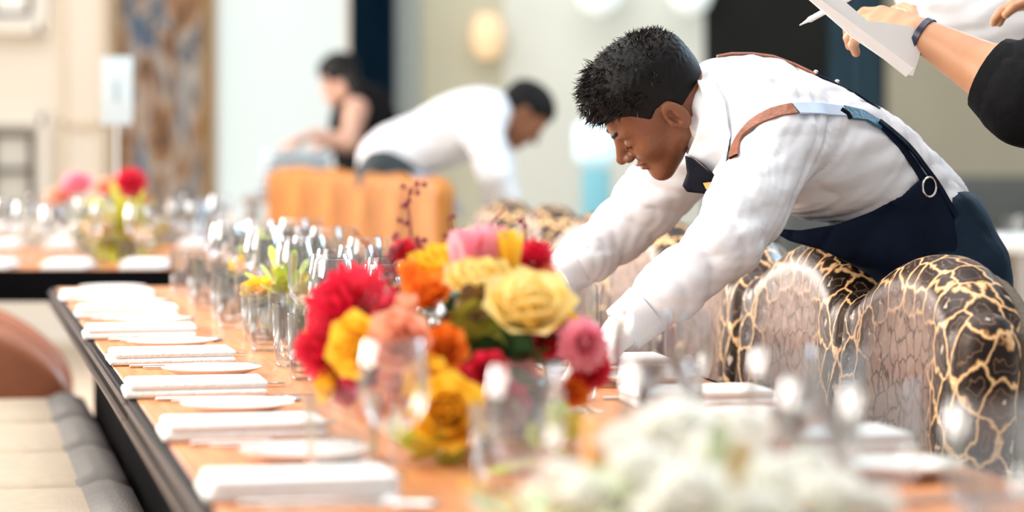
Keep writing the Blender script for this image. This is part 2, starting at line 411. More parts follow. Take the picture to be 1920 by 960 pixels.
# ------------------------------------------------------------------ setting: floor, walls
WD = 14.0
MB().box((0, 8, -.05), (16, 18, .1)).build('floor', FLOOR, smooth=False)['kind'] = 'structure'
def struct(name, mb, m, parent=None, kind='structure', smooth=False):
    o = mb.build(name, m, parent, smooth=smooth)
    if not parent: o['kind'] = kind
    return o
def wallbox(x0, x1, z0, z1, d=WD, th=.15):
    a, b = pxz(x0, d), pxz(x1, d); return MB().box(((a+b)/2, d+th/2, (z0+z1)/2), (b-a, th, z1-z0))
struct('wall_back', wallbox(-1800, 215, 0, 4.0).box((pxz(307, WD), WD+.35, 2), (pxz(405, WD)-pxz(210, WD), .1, 4)), CREAM)
struct('wall_left', MB().box((-7.8, 8, 2.0), (.15, 18, 4.0)), CREAM)
struct('wall_back_pale', wallbox(945, 1320, 0, 4.0), PALE)
struct('wall_back_warm', wallbox(785, 945, 0, 4.0, th=.16), WARMW)
struct('wall_back_grey_pier', wallbox(738, 785, 0, 4.0, WD-.08, th=.24), mat('grey_pier', (.42, .47, .45), .8, noise=.05))
struct('wall_right_back', wallbox(1660, 3600, 0, 4.0), OLIVE)
# tall bright window with sill and frame
w1 = thing('window_1', None, None); w1['kind'] = 'structure'
def sub(name, mb, m, parent, smooth=False): return mb.build(name, m, parent, smooth=smooth)
sub('pane', MB().box((pxz(528, WD), WD+.10, 2.3), (pxz(655, WD)-pxz(400, WD), .02, 3.4)), SKY, w1)
fr = MB()
for x in (404, 651): fr.box((pxz(x, WD), WD+.04, 2.3), (.03, .12, 3.4))
fr.box((pxz(528, WD), WD+.04, .62), (pxz(655, WD)-pxz(400, WD), .16, .06)); fr.box((pxz(528, WD), WD+.06, 1.9), (pxz(655, WD)-pxz(400, WD), .03, .03))
sub('window_frame', fr, TRIM, w1)
struct('wall_under_window', wallbox(400, 655, 0, .6), mat('grey_beige_wall', (.45, .40, .35), .8, noise=.1))
# paned interior windows at left
def left_window(name, x0, x1, y0, y1):
    d = WD-.02; w = thing(name, None, None); w['kind'] = 'structure'
    X0, X1, Z1, Z0 = pxz(x0, d), pxz(x1, d), zz(y0, d), zz(y1, d); t = .05
    f = MB().box((X0, d-.03, (Z0+Z1)/2), (t, .08, Z1-Z0+t)).box((X1, d-.03, (Z0+Z1)/2), (t, .08, Z1-Z0+t)).box(((X0+X1)/2, d-.03, Z1), (X1-X0, .08, t)).box(((X0+X1)/2, d-.03, Z0), (X1-X0, .08, t))
    sub('window_frame', f, TRIM, w)
    sub('pane', MB().box(((X0+X1)/2, d-.005, (Z0+Z1)/2), (X1-X0, .01, Z1-Z0)), mat('pale_pane', (.72, .70, .62), .15, noise=.1, nscale=3), w)
    g = MB(); i = .07; tt = .022
    for x in (X0+i, (X0+X1)/2, X1-i): g.box((x, d-.03, (Z0+Z1)/2), (tt, .03, Z1-Z0-2*i))
    for z in (Z0+i, (Z0+Z1)/2, Z1-i): g.box(((X0+X1)/2, d-.03, z), (X1-X0-2*i, .03, tt))
    sub('glazing_bar', g, mat('brown_black_bars', (.09, .06, .045), .6, noise=.1), w)
left_window('window_2', -110, 86, 225, 412)
left_window('window_3', -110, 82, -160, 52)
tr = MB()
for x in (118, 196): tr.box((pxz(x, WD), WD-.015, 1.9), (.03, .03, 3.2))
tr.box((pxz(157, WD), WD-.015, 1.15), (.22, .03, .03))
struct('trim_1', tr, mat('warm_trim', (.80, .68, .52), .6, noise=.03))
struct('baseboard_back', MB().box((pxz(-500, WD), WD-.02, .08), (5.2, .04, .16)), TRIM)
# dark door with teal glass panel
d1 = thing('door_1', None, None); d1['kind'] = 'structure'
sub('door_panel', wallbox(1320, 1662, 0, 4.0, th=.12), DARK, d1)
g = MB()
for x0, x1 in ((1556, 1580), (1586, 1622), (1628, 1650)): g.box((pxz((x0+x1)/2, WD), WD-.01, 1.6), (pxz(x1, WD)-pxz(x0, WD), .02, 2.6))
sub('teal_glass_panel', g, TEAL, d1)
sub('handle', MB().tube([(pxz(1345, WD), WD-.06, 1.0), (pxz(1345, WD), WD-.06, 1.4)], .012), STEEL, d1, True)
# blue curtain column as pleated hanging cloth
cv = MB(); row0 = []; row1 = []
for k in range(61):
    u = k/60; x = pxz(655, WD-.3)+u*(pxz(741, WD-.3)-pxz(655, WD-.3)); y = WD-.3+.035*math.sin(u*math.pi*12)
    row0.append((x, y, 0.02)); row1.append((x, y, 3.6))
cv.patch([row0, row1]); back = [(x, y+.02, z) for x, y, z in row0]; cv.patch([[(x, y+.02, z) for x, y, z in row1], back])
tag(cv.build('curtain', NAVYC), 'dark blue floor length curtain hanging beside the tall bright window', 'curtain')
struct('wall_behind_curtain', wallbox(650, 745, 0, 4.0), DARK)

# artwork-like multicoloured panel at the left
def mural_mat():
    m = bpy.data.materials.new('brown_blue_abstract'); m.use_nodes = True; nt = m.node_tree; b = nt.nodes['Principled BSDF']; b.inputs['Roughness'].default_value = .6
    tc = nt.nodes.new('ShaderNodeTexCoord'); mp = nt.nodes.new('ShaderNodeMapping'); mp.inputs['Scale'].default_value = (5, 1, 1.6); mp.inputs['Rotation'].default_value = (0, .25, 0)
    n = nt.nodes.new('ShaderNodeTexNoise'); n.inputs['Scale'].default_value = 1.5; n.inputs['Detail'].default_value = 3; n.inputs['Distortion'].default_value = .8
    r = nt.nodes.new('ShaderNodeValToRGB'); e = r.color_ramp.elements
    e[0].position = .30; e[0].color = (.03, .018, .012, 1); e[1].position = .66; e[1].color = (.03, .12, .24, 1)
    for p, c in ((.42, (.20, .09, .035, 1)), (.47, (.34, .19, .09, 1)), (.515, (.40, .38, .35, 1)), (.57, (.09, .085, .09, 1))): e.new(p).color = c
    nt.links.new(tc.outputs['Object'], mp.inputs[0]); nt.links.new(mp.outputs[0], n.inputs['Vector']); nt.links.new(n.outputs[0], r.inputs[0]); nt.links.new(r.outputs[0], b.inputs['Base Color'])
    return m
pa = thing('painting', 'tall abstract brown, cream and blue painting between cream wall and window', 'painting')
sub('canvas', MB().box((pxz(300, WD-.1), WD-.08, 1.55), (pxz(380, WD-.1)-pxz(222, WD-.1), .04, 2.9)), mural_mat(), pa)
sub('frame', MB().box((pxz(390, WD-.1), WD-.09, 1.55), (.055, .08, 3.0)).box((pxz(219, WD-.1), WD-.09, 1.55), (.03, .08, 3.0)).box((pxz(305, WD-.1), WD-.09, .08), (pxz(385, WD-.1)-pxz(222, WD-.1), .08, .06)), mat('old_gold_frame', (.30, .17, .05), .5, noise=.3), pa)

# lamps against the pale wall
def globe_lamp(x, y, r, label):
    z = zz(y, WD); t = thing('wall_lamp', label, 'lamp', (pxz(x, WD), WD, z), group='glowing lamps along the back wall')
    MB().lathe([(.001, -r), (r*.7, -r*.72), (r, 0), (r*.7, r*.72), (.001, r)], 20, c=(0, -.22, 0)).build('lamp_shade', mat('lamp_glow', (.8, .85, .84), .5, emit=(.85, 1, .98), estr=.42), t)
    MB().box((0, -.08, 0), (.04, .16, .04)).build('bracket', STEEL, t)
globe_lamp(1120, -14, .13, 'round white glowing lamp above the bending waiter\'s head')
globe_lamp(1290, -12, .12, 'round white glowing lamp beside the black door')
t = thing('wall_sconce', 'small amber glowing wall sconce on the warm beige wall', 'lamp', (pxz(915, WD), WD-.02, zz(75, WD)))
MB().lathe([(.05, -.10), (.085, -.04), (.09, .05), (.06, .13)], 16, c=(0, -.1, 0)).build('lamp_shade', mat('amber_glow', (.9, .65, .4), .5, emit=(1, .72, .42), estr=.22), t)
MB().box((0, -.02, 0), (.06, .1, .16)).build('bracket', BRASS, t)
t = thing('cabinet', 'narrow pale blue cabinet with glowing blue top behind the waiter\'s arm', 'cabinet', (pxz(1117, 12.6), 12.6, 0))
MB().box((0, 0, .47), (.13, .3, .94), bev=.01).build('body', mat('pale_blue_paint', (.20, .52, .62), .5, noise=.1), t)
MB().box((0, 0, 1.06), (.20, .26, .20), bev=.04).build('lantern', mat('ice_blue_glow', (.7, .93, 1), .4, emit=(.55, .88, 1), estr=.30), t)
# low ledge / banquette at right
bq = thing('banquette', 'brown textured banquette seat against the taupe wall at far right', 'bench', (pxz(2100, 10), 10.6, 0))
MB().box((0, 0, .36), (1.3, .5, .70), bev=.05).build('seat', mat('brown_tweed', (.19, .16, .12), .9, noise=.35, nscale=50), bq)
lg = thing('bench_back', None, None); bpy.data.objects.remove(lg)
lb = MB().box((pxz(1640, 12.5)+1.1, 12.5, .45), (3.1, .35, .90), bev=.04).build('sideboard', mat('grey_teal_lacquer', (.075, .085, .08), .5, noise=.2))
tag(lb, 'low dark grey sideboard running along below the taupe wall', 'sideboard')
db = MB().box((pxz(1195, 10.8), 10.8, .36), (.72, .45, .72), bev=.05).build('low_bench', mat('dark_teal_fabric', (.03, .06, .065), .8, noise=.3))
tag(db, 'low dark teal bench behind the waiter\'s outstretched arms', 'bench')
rt = thing('round_table', 'round white topped table at far right behind the waiter', 'table', (pxz(1915, 9.4), 9.4, 0))
MB().lathe([(.0, 0), (.2, 0), (.2, .02), (.03, .04), (.03, .70)], 20).build('pedestal', STEEL, rt)
MB().lathe([(.0, .70), (.20, .70), (.215, .72), (.215, .745), (.205, .75), (0, .75)], 32).build('tabletop', LINEN, rt)
tb = MB().lathe([(0, 0), (.03, 0), (.035, .07), (.032, .07), (.027, .004), (0, .004)], 14).build('tumbler', GLASS, loc=(pxz(1900, 9.35), 9.35, .75))
tag(tb, 'small clear tumbler on the round white table at far right', 'glass')

# ------------------------------------------------------------------ tables
def long_table(label, t0, t1, w0, w1):
    c = T((t0+t1)/2, (w0+w1)/2); L = t1-t0; Wd = w1-w0
    t = thing('dining_table', label, 'table', c, ROWROT, group='long black edged banquet tables')
    MB().box((0, 0, TOP-.012), (Wd-.02, L-.006, .024), bev=.004).build('tabletop', WOOD, t)
    e = MB()
    for sx in (-1, 1): e.box((sx*(Wd/2-.006), 0, TOP-.022), (.014, L-.004, .042), bev=.003)
    for sy in (-1, 1): e.box((0, sy*(L/2-.007), TOP-.022), (Wd-.03, .01, .042))
    e.build('edge_band', mat('dark_bronze_edge', (.012, .009, .008), .7, 0, noise=.2, spec=.06), t)
    l = MB()
    for sx in (-1, 1): l.box((sx*(Wd/2+.004), 0, TOP-.034), (.008, L-.004, .006)); l.box((sx*(Wd/2+.003), 0, TOP-.010), (.006, L-.004, .004))
    l.build('metal_trim', mat('worn_metal_edge', (.14, .10, .08), .6, .5, noise=.2), t)
    s = MB()
    for sx in (-1, 1): s.box((sx*(Wd/2-.115), 0, TOP-.045-.34), (.03, L-.02, .68))
    s.box((0, L/2-.06, TOP-.045-.34), (Wd-.24, .03, .68)); s.box((0, -L/2+.06, TOP-.045-.34), (Wd-.24, .03, .68))
    s.build('skirt_panel', BLACKP, t)
    for sx in (-1, 1):
        for sy in (-1, 1): MB().box((sx*(Wd/2-.16), sy*(L/2-.12), .35), (.05, .05, .70), bev=.004).build('leg', BLACKP, t)
    return t
long_table('long banquet table section under the flower centrepiece and nearest place settings', 1.15, 3.90, 0, .90)
long_table('long banquet table section beyond the joint where glasses crowd together', 3.905, 6.55, 0, .90)
# far table, running across
ft = thing('dining_table', 'far banquet table crowded with glasses at left behind the long table', 'table', (-1.85, 7.9, 0), 0, 'long black edged banquet tables')
MB().box((0, 0, TOP-.012), (2.1, 1.5, .024), bev=.004).build('tabletop', WOOD, ft)
MB().box((0, -.75, TOP-.04), (2.1, .02, .085)).box((0, .75, TOP-.04), (2.1, .02, .085)).box((1.05, 0, TOP-.04), (.02, 1.5, .085)).box((-1.05, 0, TOP-.04), (.02, 1.5, .085)).build('edge_band', BLACKP, ft)
for sx in (-1, 1):
    for sy in (-1, 1): MB().box((sx*.9, sy*.6, .36), (.06, .06, .70)).build('leg', BLACKP, ft)

# ------------------------------------------------------------------ chairs
def chair_back_sdf(p):
    # local: +x towards the table (front), y width, z up
    y = p[:, 1]
    q = p.copy(); q[:, 2] = p[:, 2]+1.5*y*y
    q[:, 0] = p[:, 0]-.35*y*y+.10*np.maximum(.62-p[:, 2], 0)*0
    q[:, 0] = q[:, 0]+.06*(p[:, 2]-.7)
    d = rbox(q, (0.0, 0, .66), (.062, .235, .283), .055)
    for s in (-1, 1):
        a = (.055, s*.236, .40); b = (.018, s*.232, .822)
        d = su(d, rcone(p, a, b, .050, .050), .010)
    return d
LEGM = MB
def make_chair(label):
    t = thing('upholstered_chair', label, 'chair', group='patterned chairs along the right side of the table')
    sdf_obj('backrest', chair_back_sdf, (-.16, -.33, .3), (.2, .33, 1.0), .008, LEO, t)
    def bp(p):
        q = p.copy(); q[:, 2] = p[:, 2]+1.5*p[:, 1]**2; q[:, 0] = p[:, 0]-.35*p[:, 1]**2+.06*(p[:, 2]-.7)
        return rbox(q, (-.062, 0, .63), (.016, .222, .285), .014)
    sdf_obj('back_panel', bp, (-.16, -.3, .2), (.1, .3, 1.0), .008, TAUPEF, t)
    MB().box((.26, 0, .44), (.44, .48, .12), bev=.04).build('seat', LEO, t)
    for sx, sy in ((.06, -1), (.06, 1), (.44, -1), (.44, 1)):
        MB().tube([(sx, sy*.2, .39), (sx+(.0 if sx > .2 else -.03), sy*.205, 0)], [.022, .014], 8).build('leg', DWOOD, t)
    return t
rn = ['nearest to the camera', 'second, under the waiter\'s apron', 'third, behind the near sleeve', 'fourth, between the waiter\'s arms', 'fifth, above the far cuff', 'sixth, behind the flower tops', 'last and farthest away']
first = None
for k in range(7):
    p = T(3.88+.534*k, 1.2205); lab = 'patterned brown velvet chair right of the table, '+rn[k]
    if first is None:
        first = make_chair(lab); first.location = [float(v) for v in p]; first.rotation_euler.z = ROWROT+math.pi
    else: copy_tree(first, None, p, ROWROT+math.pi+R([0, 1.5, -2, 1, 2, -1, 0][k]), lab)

def make_left_chair(label):
    t = thing('fabric_chair', label, 'chair', group='beige fabric chairs along the left side of the table')
    MB().box((.16, 0, .445), (.50, .49, .10), bev=.045).build('seat', BEIGE, t)
    MB().box((.37, 0, .44), (.125, .505, .135), bev=.05).build('front_band', GREYF, t)
    MB().box((-.13, 0, .68), (.09, .47, .46), bev=.045).build('backrest', BEIGE, t)
    for sx in (-.1, .36):
        for sy in (-1, 1): MB().tube([(sx, sy*.2, .40), (sx*1.08, sy*.21, 0)], [.02, .013], 8).build('leg', DWOOD, t)
    return t
fl = None
for k in range(4):
    p = T([6.25, 5.72, 5.19, 4.66][k], -.345); lab = 'beige fabric chair with grey front band left of the table, '+['farthest', 'third', 'second', 'nearest'][k]+(' of its row' if k in (0, 3) else ' from the camera')
    if fl is None:
        fl = make_left_chair(lab); fl.location = [float(v) for v in p]; fl.rotation_euler.z = ROWROT
    else: copy_tree(fl, None, p, ROWROT, lab)
# rust leather armchair
ac = thing('armchair', 'rust brown leather armchair at the left edge beyond the beige chairs', 'chair', (pxz(-80, 6.7), 6.7, 0), R(10))
def armsd(p):
    d = rbox(p, (.0, 0, .38), (.22, .24, .10), .05)
    d = su(d, rbox(p, (-.2, 0, .58), (.07, .28, .26), .06), .03)
    for s in (-1, 1):
        q = p.copy(); q[:, 2] = p[:, 2]+.9*np.maximum(p[:, 0], 0)**2*2.2
        d = su(d, rbox(q, (.02, s*.25, .42), (.27, .055, .26), .05), .02)
    return d
sdf_obj('shell', armsd, (-.35, -.36, .05), (.4, .36, .95), .012, RUST, ac)
for sx in (-.18, .2):
    for sy in (-1, 1): MB().tube([(sx, sy*.22, .25), (sx, sy*.22, 0)], [.022, .016], 8).build('leg', DWOOD, ac)

# orange chairs
oc = None
spots = [(480, 10.4, 0, 0), (534, 9.9, 0, 0), (590, 9.4, 0, 0), (646, 8.9, 0, 0), (704, 8.4, 0, 0)]
on = ['leftmost in the row', 'second from the left', 'in the middle of the row', 'fourth from the left', 'rightmost, beside the crouching waiter']
for k, (x, d, y, _) in enumerate(spots):
    lab = 'orange tan leather chair with rounded back behind the glasses, '+on[k]
    loc = (pxz(x, d), d, 0)
    if oc is None:
        oc = thing('leather_chair', lab, 'chair', loc, R(-148), 'orange tan leather chairs in the background')
        def ob(p):
            q = p.copy(); q[:, 0] = p[:, 0]-1.2*p[:, 1]**2; q[:, 2] = p[:, 2]+.7*p[:, 1]**2
            return rbox(q, (-.2, 0, .70), (.035, .19, .28), .033)
        sdf_obj('backrest', ob, (-.3, -.28, .35), (.1, .28, 1.05), .012, ORANGE, oc)
        MB().box((.02, 0, .45), (.42, .44, .10), bev=.04).build('seat', ORANGE, oc)
        for sx in (-.16, .18):
            for sy in (-1, 1): MB().tube([(sx, sy*.18, .41), (sx*1.15, sy*.2, 0)], [.02, .013], 8).build('leg', DWOOD, oc)
    else: copy_tree(oc, None, loc, R(-148-k*2), lab)

# ------------------------------------------------------------------ people toolkit
def head_axes(pitch, yaw, roll=0.0, facing=-1):
    """columns: forward, left(person), up in world. base: facing -X (facing=-1) or +X"""
    F = np.array([facing, 0, 0.]); L = np.array([0, facing, 0.]); U = np.array([0, 0, 1.])
    M = np.stack([F, L, U], 1)
    def rot(axis, a):
        return np.array(Matrix.Rotation(a, 3, Vector(axis)))
    Rp = rot(L, pitch) ; M = Rp@M            # pitch down about the left axis
    Ry = rot((0, 0, 1), yaw); M = Ry@M
    Rr = rot(tuple(M[:, 0]), roll); return Rr@M
def head_sdf(q):
    d = ell(q, (-.002, 0, .045), (.097, .076, .084))
    d = su(d, ell(q, (.042, 0, -.015), (.052, .058, .075)), .03)
    d = su(d, ell(q, (.072, 0, -.078), (.020, .024, .018)), .02)
    aq = q.copy(); aq[:, 1] = np.abs(q[:, 1])
    d = su(d, rcone(aq, (.006, .050, -.036), (.068, .012, -.078), .017, .015), .02)
    d = su(d, ell(aq, (.062, .036, -.018), (.024, .022, .020)), .018)
    d = su(d, ell(aq, (.080, .022, .027), (.016, .026, .008)), .016)
    d = ss(d, ell(aq, (.099, .033, .007), (.016, .017, .011)), .012)
    d = su(d, ell(aq, (.079, .032, .006), (.0135, .016, .0105)), .004)
    d = su(d, rcone(q, (.088, 0, .020), (.113, 0, -.018), .007, .0105), .012)
    d = su(d, ell(aq, (.101, .0115, -.023), (.0105, .0075, .008)), .005)
    d = ss(d, ell(aq, (.107, .006, -.031), (.005, .0035, .004)), .003)
    d = su(d, ell(q, (.090, 0, -.043), (.013, .023, .0062)), .006)
    d = su(d, ell(q, (.087, 0, -.054), (.012, .020, .0068)), .006)
    d = ss(d, ell(q, (.103, 0, -.0485), (.012, .022, .0016)), .004)
    # ears
    a = R(-12); M = np.array([[math.cos(a), 0, -math.sin(a)], [0, 1, 0], [math.sin(a), 0, math.cos(a)]])
    e = ell(aq, (-.008, .079, .002), (.019, .0085, .031), M)
    e = ss(e, ell(aq, (-.002, .090, .004), (.0110, .0135, .0185), M), .002)
    e = su(e, ell(aq, (-.010, .083, .000), (.0035, .0045, .014), M), .003)
    e = su(e, ell(aq, (.007, .079, -.004), (.0045, .006, .008)), .004)
    d = su(d, e, .006)
    return d
def hair_thick(q, long_):
    z = q[:, 2]; x = q[:, 0]
    s = np.clip((z-.045)/.06, 0, 1); s = s*s*(3-2*s)
    f = np.clip((x+.06)/.12, 0, 1)
    return .0025+long_*s*(.55+.45*f)
def hairline(q):
    return np.interp(q[:, 0], [-.11, -.07, -.035, -.012, .012, .03, .052, .075, .12], [-.055, -.045, -.025, .030, .032, .022, .048, .062, .064])
def hair_sdf(q, long_=.022):
    base = ell(q, (-.002, 0, .045), (.097, .076, .084))
    base = su(base, ell(q, (.042, 0, -.015), (.052, .058, .075)), .03)
    n = .0016*np.sin(q[:, 0]*330+3*np.sin(q[:, 2]*190))*np.sin(q[:, 1]*300+2)
    d = base-hair_thick(q, long_)+n*np.clip((q[:, 2]-.03)/.05, 0, 1)
    line = (hairline(q)-q[:, 2])*.8
    return si(d, line, .006)

def finger_chain(base, dirs, lens, rads):
    pts = [np.array(base, float)]
    for dv, L in zip(dirs, lens):
        dv = np.array(dv, float); dv /= np.linalg.norm(dv); pts.append(pts[-1]+dv*L)
    return pts, rads
def hand_prims(wrist, fwd, nrm, side, curl=.5, spread=.12, scale=1.0):
    """list of (pts, radii): palm and five digits. fwd: wrist->fingers, nrm: back of the hand, side: towards the thumb"""
    f = np.array(fwd, float); f /= np.linalg.norm(f)
    n = np.array(nrm, float); n -= f*(n@f); n /= np.linalg.norm(n)
    s = np.cross(f, n); s = s if s@np.array(side, float) > 0 else -s
    w = np.array(wrist, float); k = scale; out = []
    for i, (off, L) in enumerate(((.028, .094), (.009, .098), (-.010, .094), (-.028, .086))):
        out.append(([w+s*off*.5*k, w+f*.05*k+s*off*.85*k, w+(f*L*.93+s*off)*k], [.014*k, .0125*k, .0105*k]))
        base = w+(f*L*.90+s*off)*k; ln_ = [(.040, .026, .020), (.045, .029, .021), (.041, .027, .020), (.033, .020, .018)][i]
        dirs = []; a = curl*(.5+.12*i)
        for seg in range(3):
            dirs.append(f*math.cos(a)-n*math.sin(a)+s*(off*spread*10)*.35*math.cos(a)); a += curl*(.75+.1*i)
        pts, r = finger_chain(base, dirs, [q*k for q in ln_], [.0098*k, .0090*k, .0082*k, .0072*k])
        out.append((pts, r))
    tb = w+(f*.022+s*.026-n*.006)*k
    pts, r = finger_chain(tb, [f*.62+s*.75-n*.2, f*.85+s*.42-n*.35, f*.93+s*.12-n*.5], [.040*k, .034*k, .026*k], [.0145*k, .0115*k, .0100*k, .0085*k])
    out.append((pts, r))
    return out
def hand_sdf(p, prims, grow=0.0):
    palm = None
    for pts, r in prims:
        if len(pts) == 3:
            e = chain(p, pts, [q+grow for q in r], .006); palm = e if palm is None else su(palm, e, .014)
    d = palm
    for pts, r in prims:
        if len(pts) == 4: d = su(d, chain(p, pts, [q+grow for q in r], .004), .005)
    return d
def prim_bounds(prims, r=.03):
    return bounds([q for pts, _ in prims for q in pts], r)

def folds(p, amp, axis, freq, warp=2.0, seed=0.0):
    a = np.asarray(axis, np.float32); s = p@a
    o = p@np.array([.37, .81, -.45], np.float32)
    w = np.sin(s*freq+warp*np.sin(o*freq*.55+seed)+seed)
    w2 = np.sin((s+.35*o)*freq*1.9+warp*1.4*np.sin(o*freq*.8+2*seed)+3*seed)
    return amp*((1-np.abs(w)**.55*1.3)+.45*(1-np.abs(w2)**.6*1.3))

# ------------------------------------------------------------------ the waiter in focus
hipC = P(1782, 482, 4.52)
waist = P(1700, 385, 4.50); mid = P(1612, 312, 4.47); chest = P(1500, 272, 4.44); upper = P(1405, 232, 4.42); neckb = P(1350, 212, 4.41)
shN = P(1458, 274, 4.27); elN = P(1366, 452, 4.13); wrN = P(1175, 612, 4.10)
shF = P(1325, 262, 4.60); elF = P(1165, 432, 4.68); wrF = P(1048, 520, 4.62)
HS = .94
HR = head_axes(R(41), R(-2), R(-17)); HM = HR*HS; HI = (HR/HS).astype(np.float32); HO = P(1245, 205, 4.39)
neck_low = P(1352, 222, 4.41)
sdir = np.array([0, 1., 0])
def torso_core(p, g=0.0):
    d = None
    def E(c, r, ax):   # ellipsoid with long axis along ax (spine), third axis along depth
        ax = np.array(ax, float); ax /= np.linalg.norm(ax); y = np.array([0, 1., 0]); y -= ax*(y@ax); y /= np.linalg.norm(y); z = np.cross(ax, y)
        return ell(p, c, (r[0]+g, r[1]+g, r[2]+g), np.stack([ax, y, z], 1))
    d = E((chest+upper)/2+np.array([.0, 0, -.002]), (.175, .170, .112), upper-chest)
    d = su(d, E(P(1405, 215, 4.43), (.10, .175, .082), upper-chest), .05)
    d = su(d, E((mid+chest)/2, (.17, .155, .103), chest-mid), .05)
    d = su(d, E((mid+waist)/2, (.15, .145, .088), mid-waist), .05)
    d = su(d, E(waist+(hipC-waist)*.30, (.11, .150, .088), waist-hipC), .05)
    return d
def shirt_raw(p):
    d = torso_core(p)
    d = su(d, rcone(p, P(1350, 215, 4.42), P(1400, 235, 4.43), .066, .10), .04)
    for sh, el, wr, s in ((shN, elN, wrN, 1), (shF, elF, wrF, -1)):
        a = chain(p, [sh, el*.65+sh*.35, el, el*.45+wr*.55, wr], [.068, .060, .052, .046, .034] if s > 0 else [.068, .056, .048, .043, .034], .03)
        d = su(d, a, .035)
    return d
def shirt_sdf(p):
    d = shirt_raw(p)
    # collar opening
    wv = np.clip((p[:, 0]-.30)/.1, 0, 1)
    f1 = folds(p, .0050, (.75, .2, -.62), 62, 2.2, .4)*wv
    arm = (1-np.clip((p[:, 0]-.37)/.06, 0, 1))
    f2 = folds(p, .0042, (.62, -.15, .77), 52, 2.2, 1.7)*arm
    d = d+f1+f2
    d = ss(d, rcone(p, wrN+(wrN-elN)*.06, wrN+(wrN-elN)*.3, .030, .034), .002)
    return d
lo, hi = bounds([hipC, waist, upper, shN, shF, wrN, wrF, elN, elF], .24)

man = None
bodyskin_r = -.012
def man_body(p):
    d = torso_core(p, -.014)
    d = su(d, rcone(p, HO+HM@np.array([-.028, 0, -.02]), neck_low, .056, .060), .03)
    for sh, el, wr in ((shN, elN, wrN), (shF, elF, wrF)):
        d = su(d, chain(p, [sh, el, wr], [.055, .042, .026], .03), .03)
    for s in (-1, 1):
        hp = hipC+np.array([-.015, s*.075, -.05]); kn = np.array([hipC[0]+.02, hp[1]+s*.02, .50]); an = np.array([hipC[0]+.06, hp[1]+s*.03, .08])
        d = su(d, chain(p, [hp, kn, an], [.075, .055, .038], .04), .04)
    return d
hN = hand_prims(wrN+(wrN-elN)*.02, P(1120, 668, 4.08)-wrN, (-.35, -.25, .9), (.2, 1, .1), curl=.55)
hF = hand_prims(wrF+(wrF-elF)*.02, P(985, 575, 4.60)-wrF, (-.5, .1, .85), (.2, -1, .1), curl=.5)
def headw(p):
    q = (p-HO.astype(np.float32))@HI
    return su(head_sdf(q)*HS, rcone(p, HO+HM@np.array([-.030, 0, -.015]), neck_low, .055, .058), .022)
bl, bh = bounds([hipC, neckb, wrN, wrF, (hipC[0]+.1, 4.3, 0.02), (hipC[0]+.1, 4.75, .02)], .16)
hl, hh = HO-.19, HO+.19
man = sdf_obj('person', man_body, bl, bh, .010, SKIN, None, extra=[(headw, hl, hh, .0026),
      (lambda p: su(hand_sdf(p, hN), rcone(p, wrN-(wrN-elN)*.2, wrN, .024, .022), .01), *prim_bounds(hN, .06), .003),
      (lambda p: su(hand_sdf(p, hF), rcone(p, wrF-(wrF-elF)*.2, wrF, .024, .022), .01), *prim_bounds(hF, .06), .003)])
tag(man, 'waiter in white shirt and navy apron leaning far over the table with both arms outstretched', 'person')
sdf_obj('shirt', shirt_sdf, lo, hi, .0052, SHIRT, man)
for nm, pr, w_, e_ in (('glove', hN, wrN, elN), ('glove', hF, wrF, elF)):
    sdf_obj(nm, lambda p: su(hand_sdf(p, pr, .0018), rcone(p, w_-(w_-e_)*.12, w_+(w_-e_)*.05, .030, .027), .012), *prim_bounds(pr, .06), .0033, LINEN, man)
    MB().tube([w_-(w_-e_)*.20, w_-(w_-e_)*.10, w_+(w_-e_)*.04], [.043, .0405, .039], 20).build('cuff', SHIRT, man)
# eyebrows, eyelashes
def hp(x, y, z): return HO+HM@np.array([x, y, z])
for s in (1, -1):
    MB().tube([hp(.0955, s*.010, .024), hp(.0965, s*.022, .030), hp(.0895, s*.036, .033), hp(.074, s*.049, .028)], [.0025, .0055, .0048, .002], 8).build('eyebrow', HAIR, man)
    MB().tube([hp(.0905, s*.021, .001), hp(.0935, s*.031, -.001), hp(.0865, s*.044, .001)], [.0010, .0018, .0010], 6).build('eyelashes', HAIR, man)
# hair: cap plus tousled locks
def hair_world(p): return hair_sdf((p-HO.astype(np.float32))@HI, .022)*HS
hairo = sdf_obj('hair', hair_world, hl, hh, .0034, HAIR, man)
rnd = random.Random(4); locks = MB()
for k in range(9000):
    u = rnd.uniform(-1, 1); th = rnd.uniform(-math.pi, math.pi)
    nrm = np.array([math.cos(th)*math.sqrt(1-u*u), math.sin(th)*math.sqrt(1-u*u), u])
    b = np.array([-.002, 0, .045])+nrm*np.array([.097, .076, .084])
    if b[2] < .056+.03*(b[0] < -.03)+.01*rnd.random(): continue
    th_ = float(hair_thick(b[None], .022)[0])
    b2 = b+nrm*(th_-.006)
    cl = math.sin(b[1]*170+3*math.sin(b[0]*60))*.45; dirv = nrm*.42+np.array([.75, cl, .10])*(.6+.5*rnd.random())+np.array([rnd.gauss(0, .28), rnd.gauss(0, .28), rnd.gauss(0, .22)])
    if b[0] < -.03: dirv = nrm*.5+np.array([-.1, 0, .4])+np.array([rnd.gauss(0, .3), rnd.gauss(0, .3), rnd.gauss(0, .3)])
    dirv /= np.linalg.norm(dirv); L = rnd.uniform(.010, .024)*(1.3 if b[0] > .03 else .8)
    curl = np.array([rnd.gauss(0, .4), rnd.gauss(0, .4), rnd.gauss(-.3, .4)])
    pts = [b2, b2+dirv*L*.5, b2+(dirv+curl*.5)/np.linalg.norm(dirv+curl*.5)*L]
    locks.tube([HO+HM@q for q in pts], [.0013, .0011, .0002], 3)
locks.build('hair_locks', HAIRB, hairo)

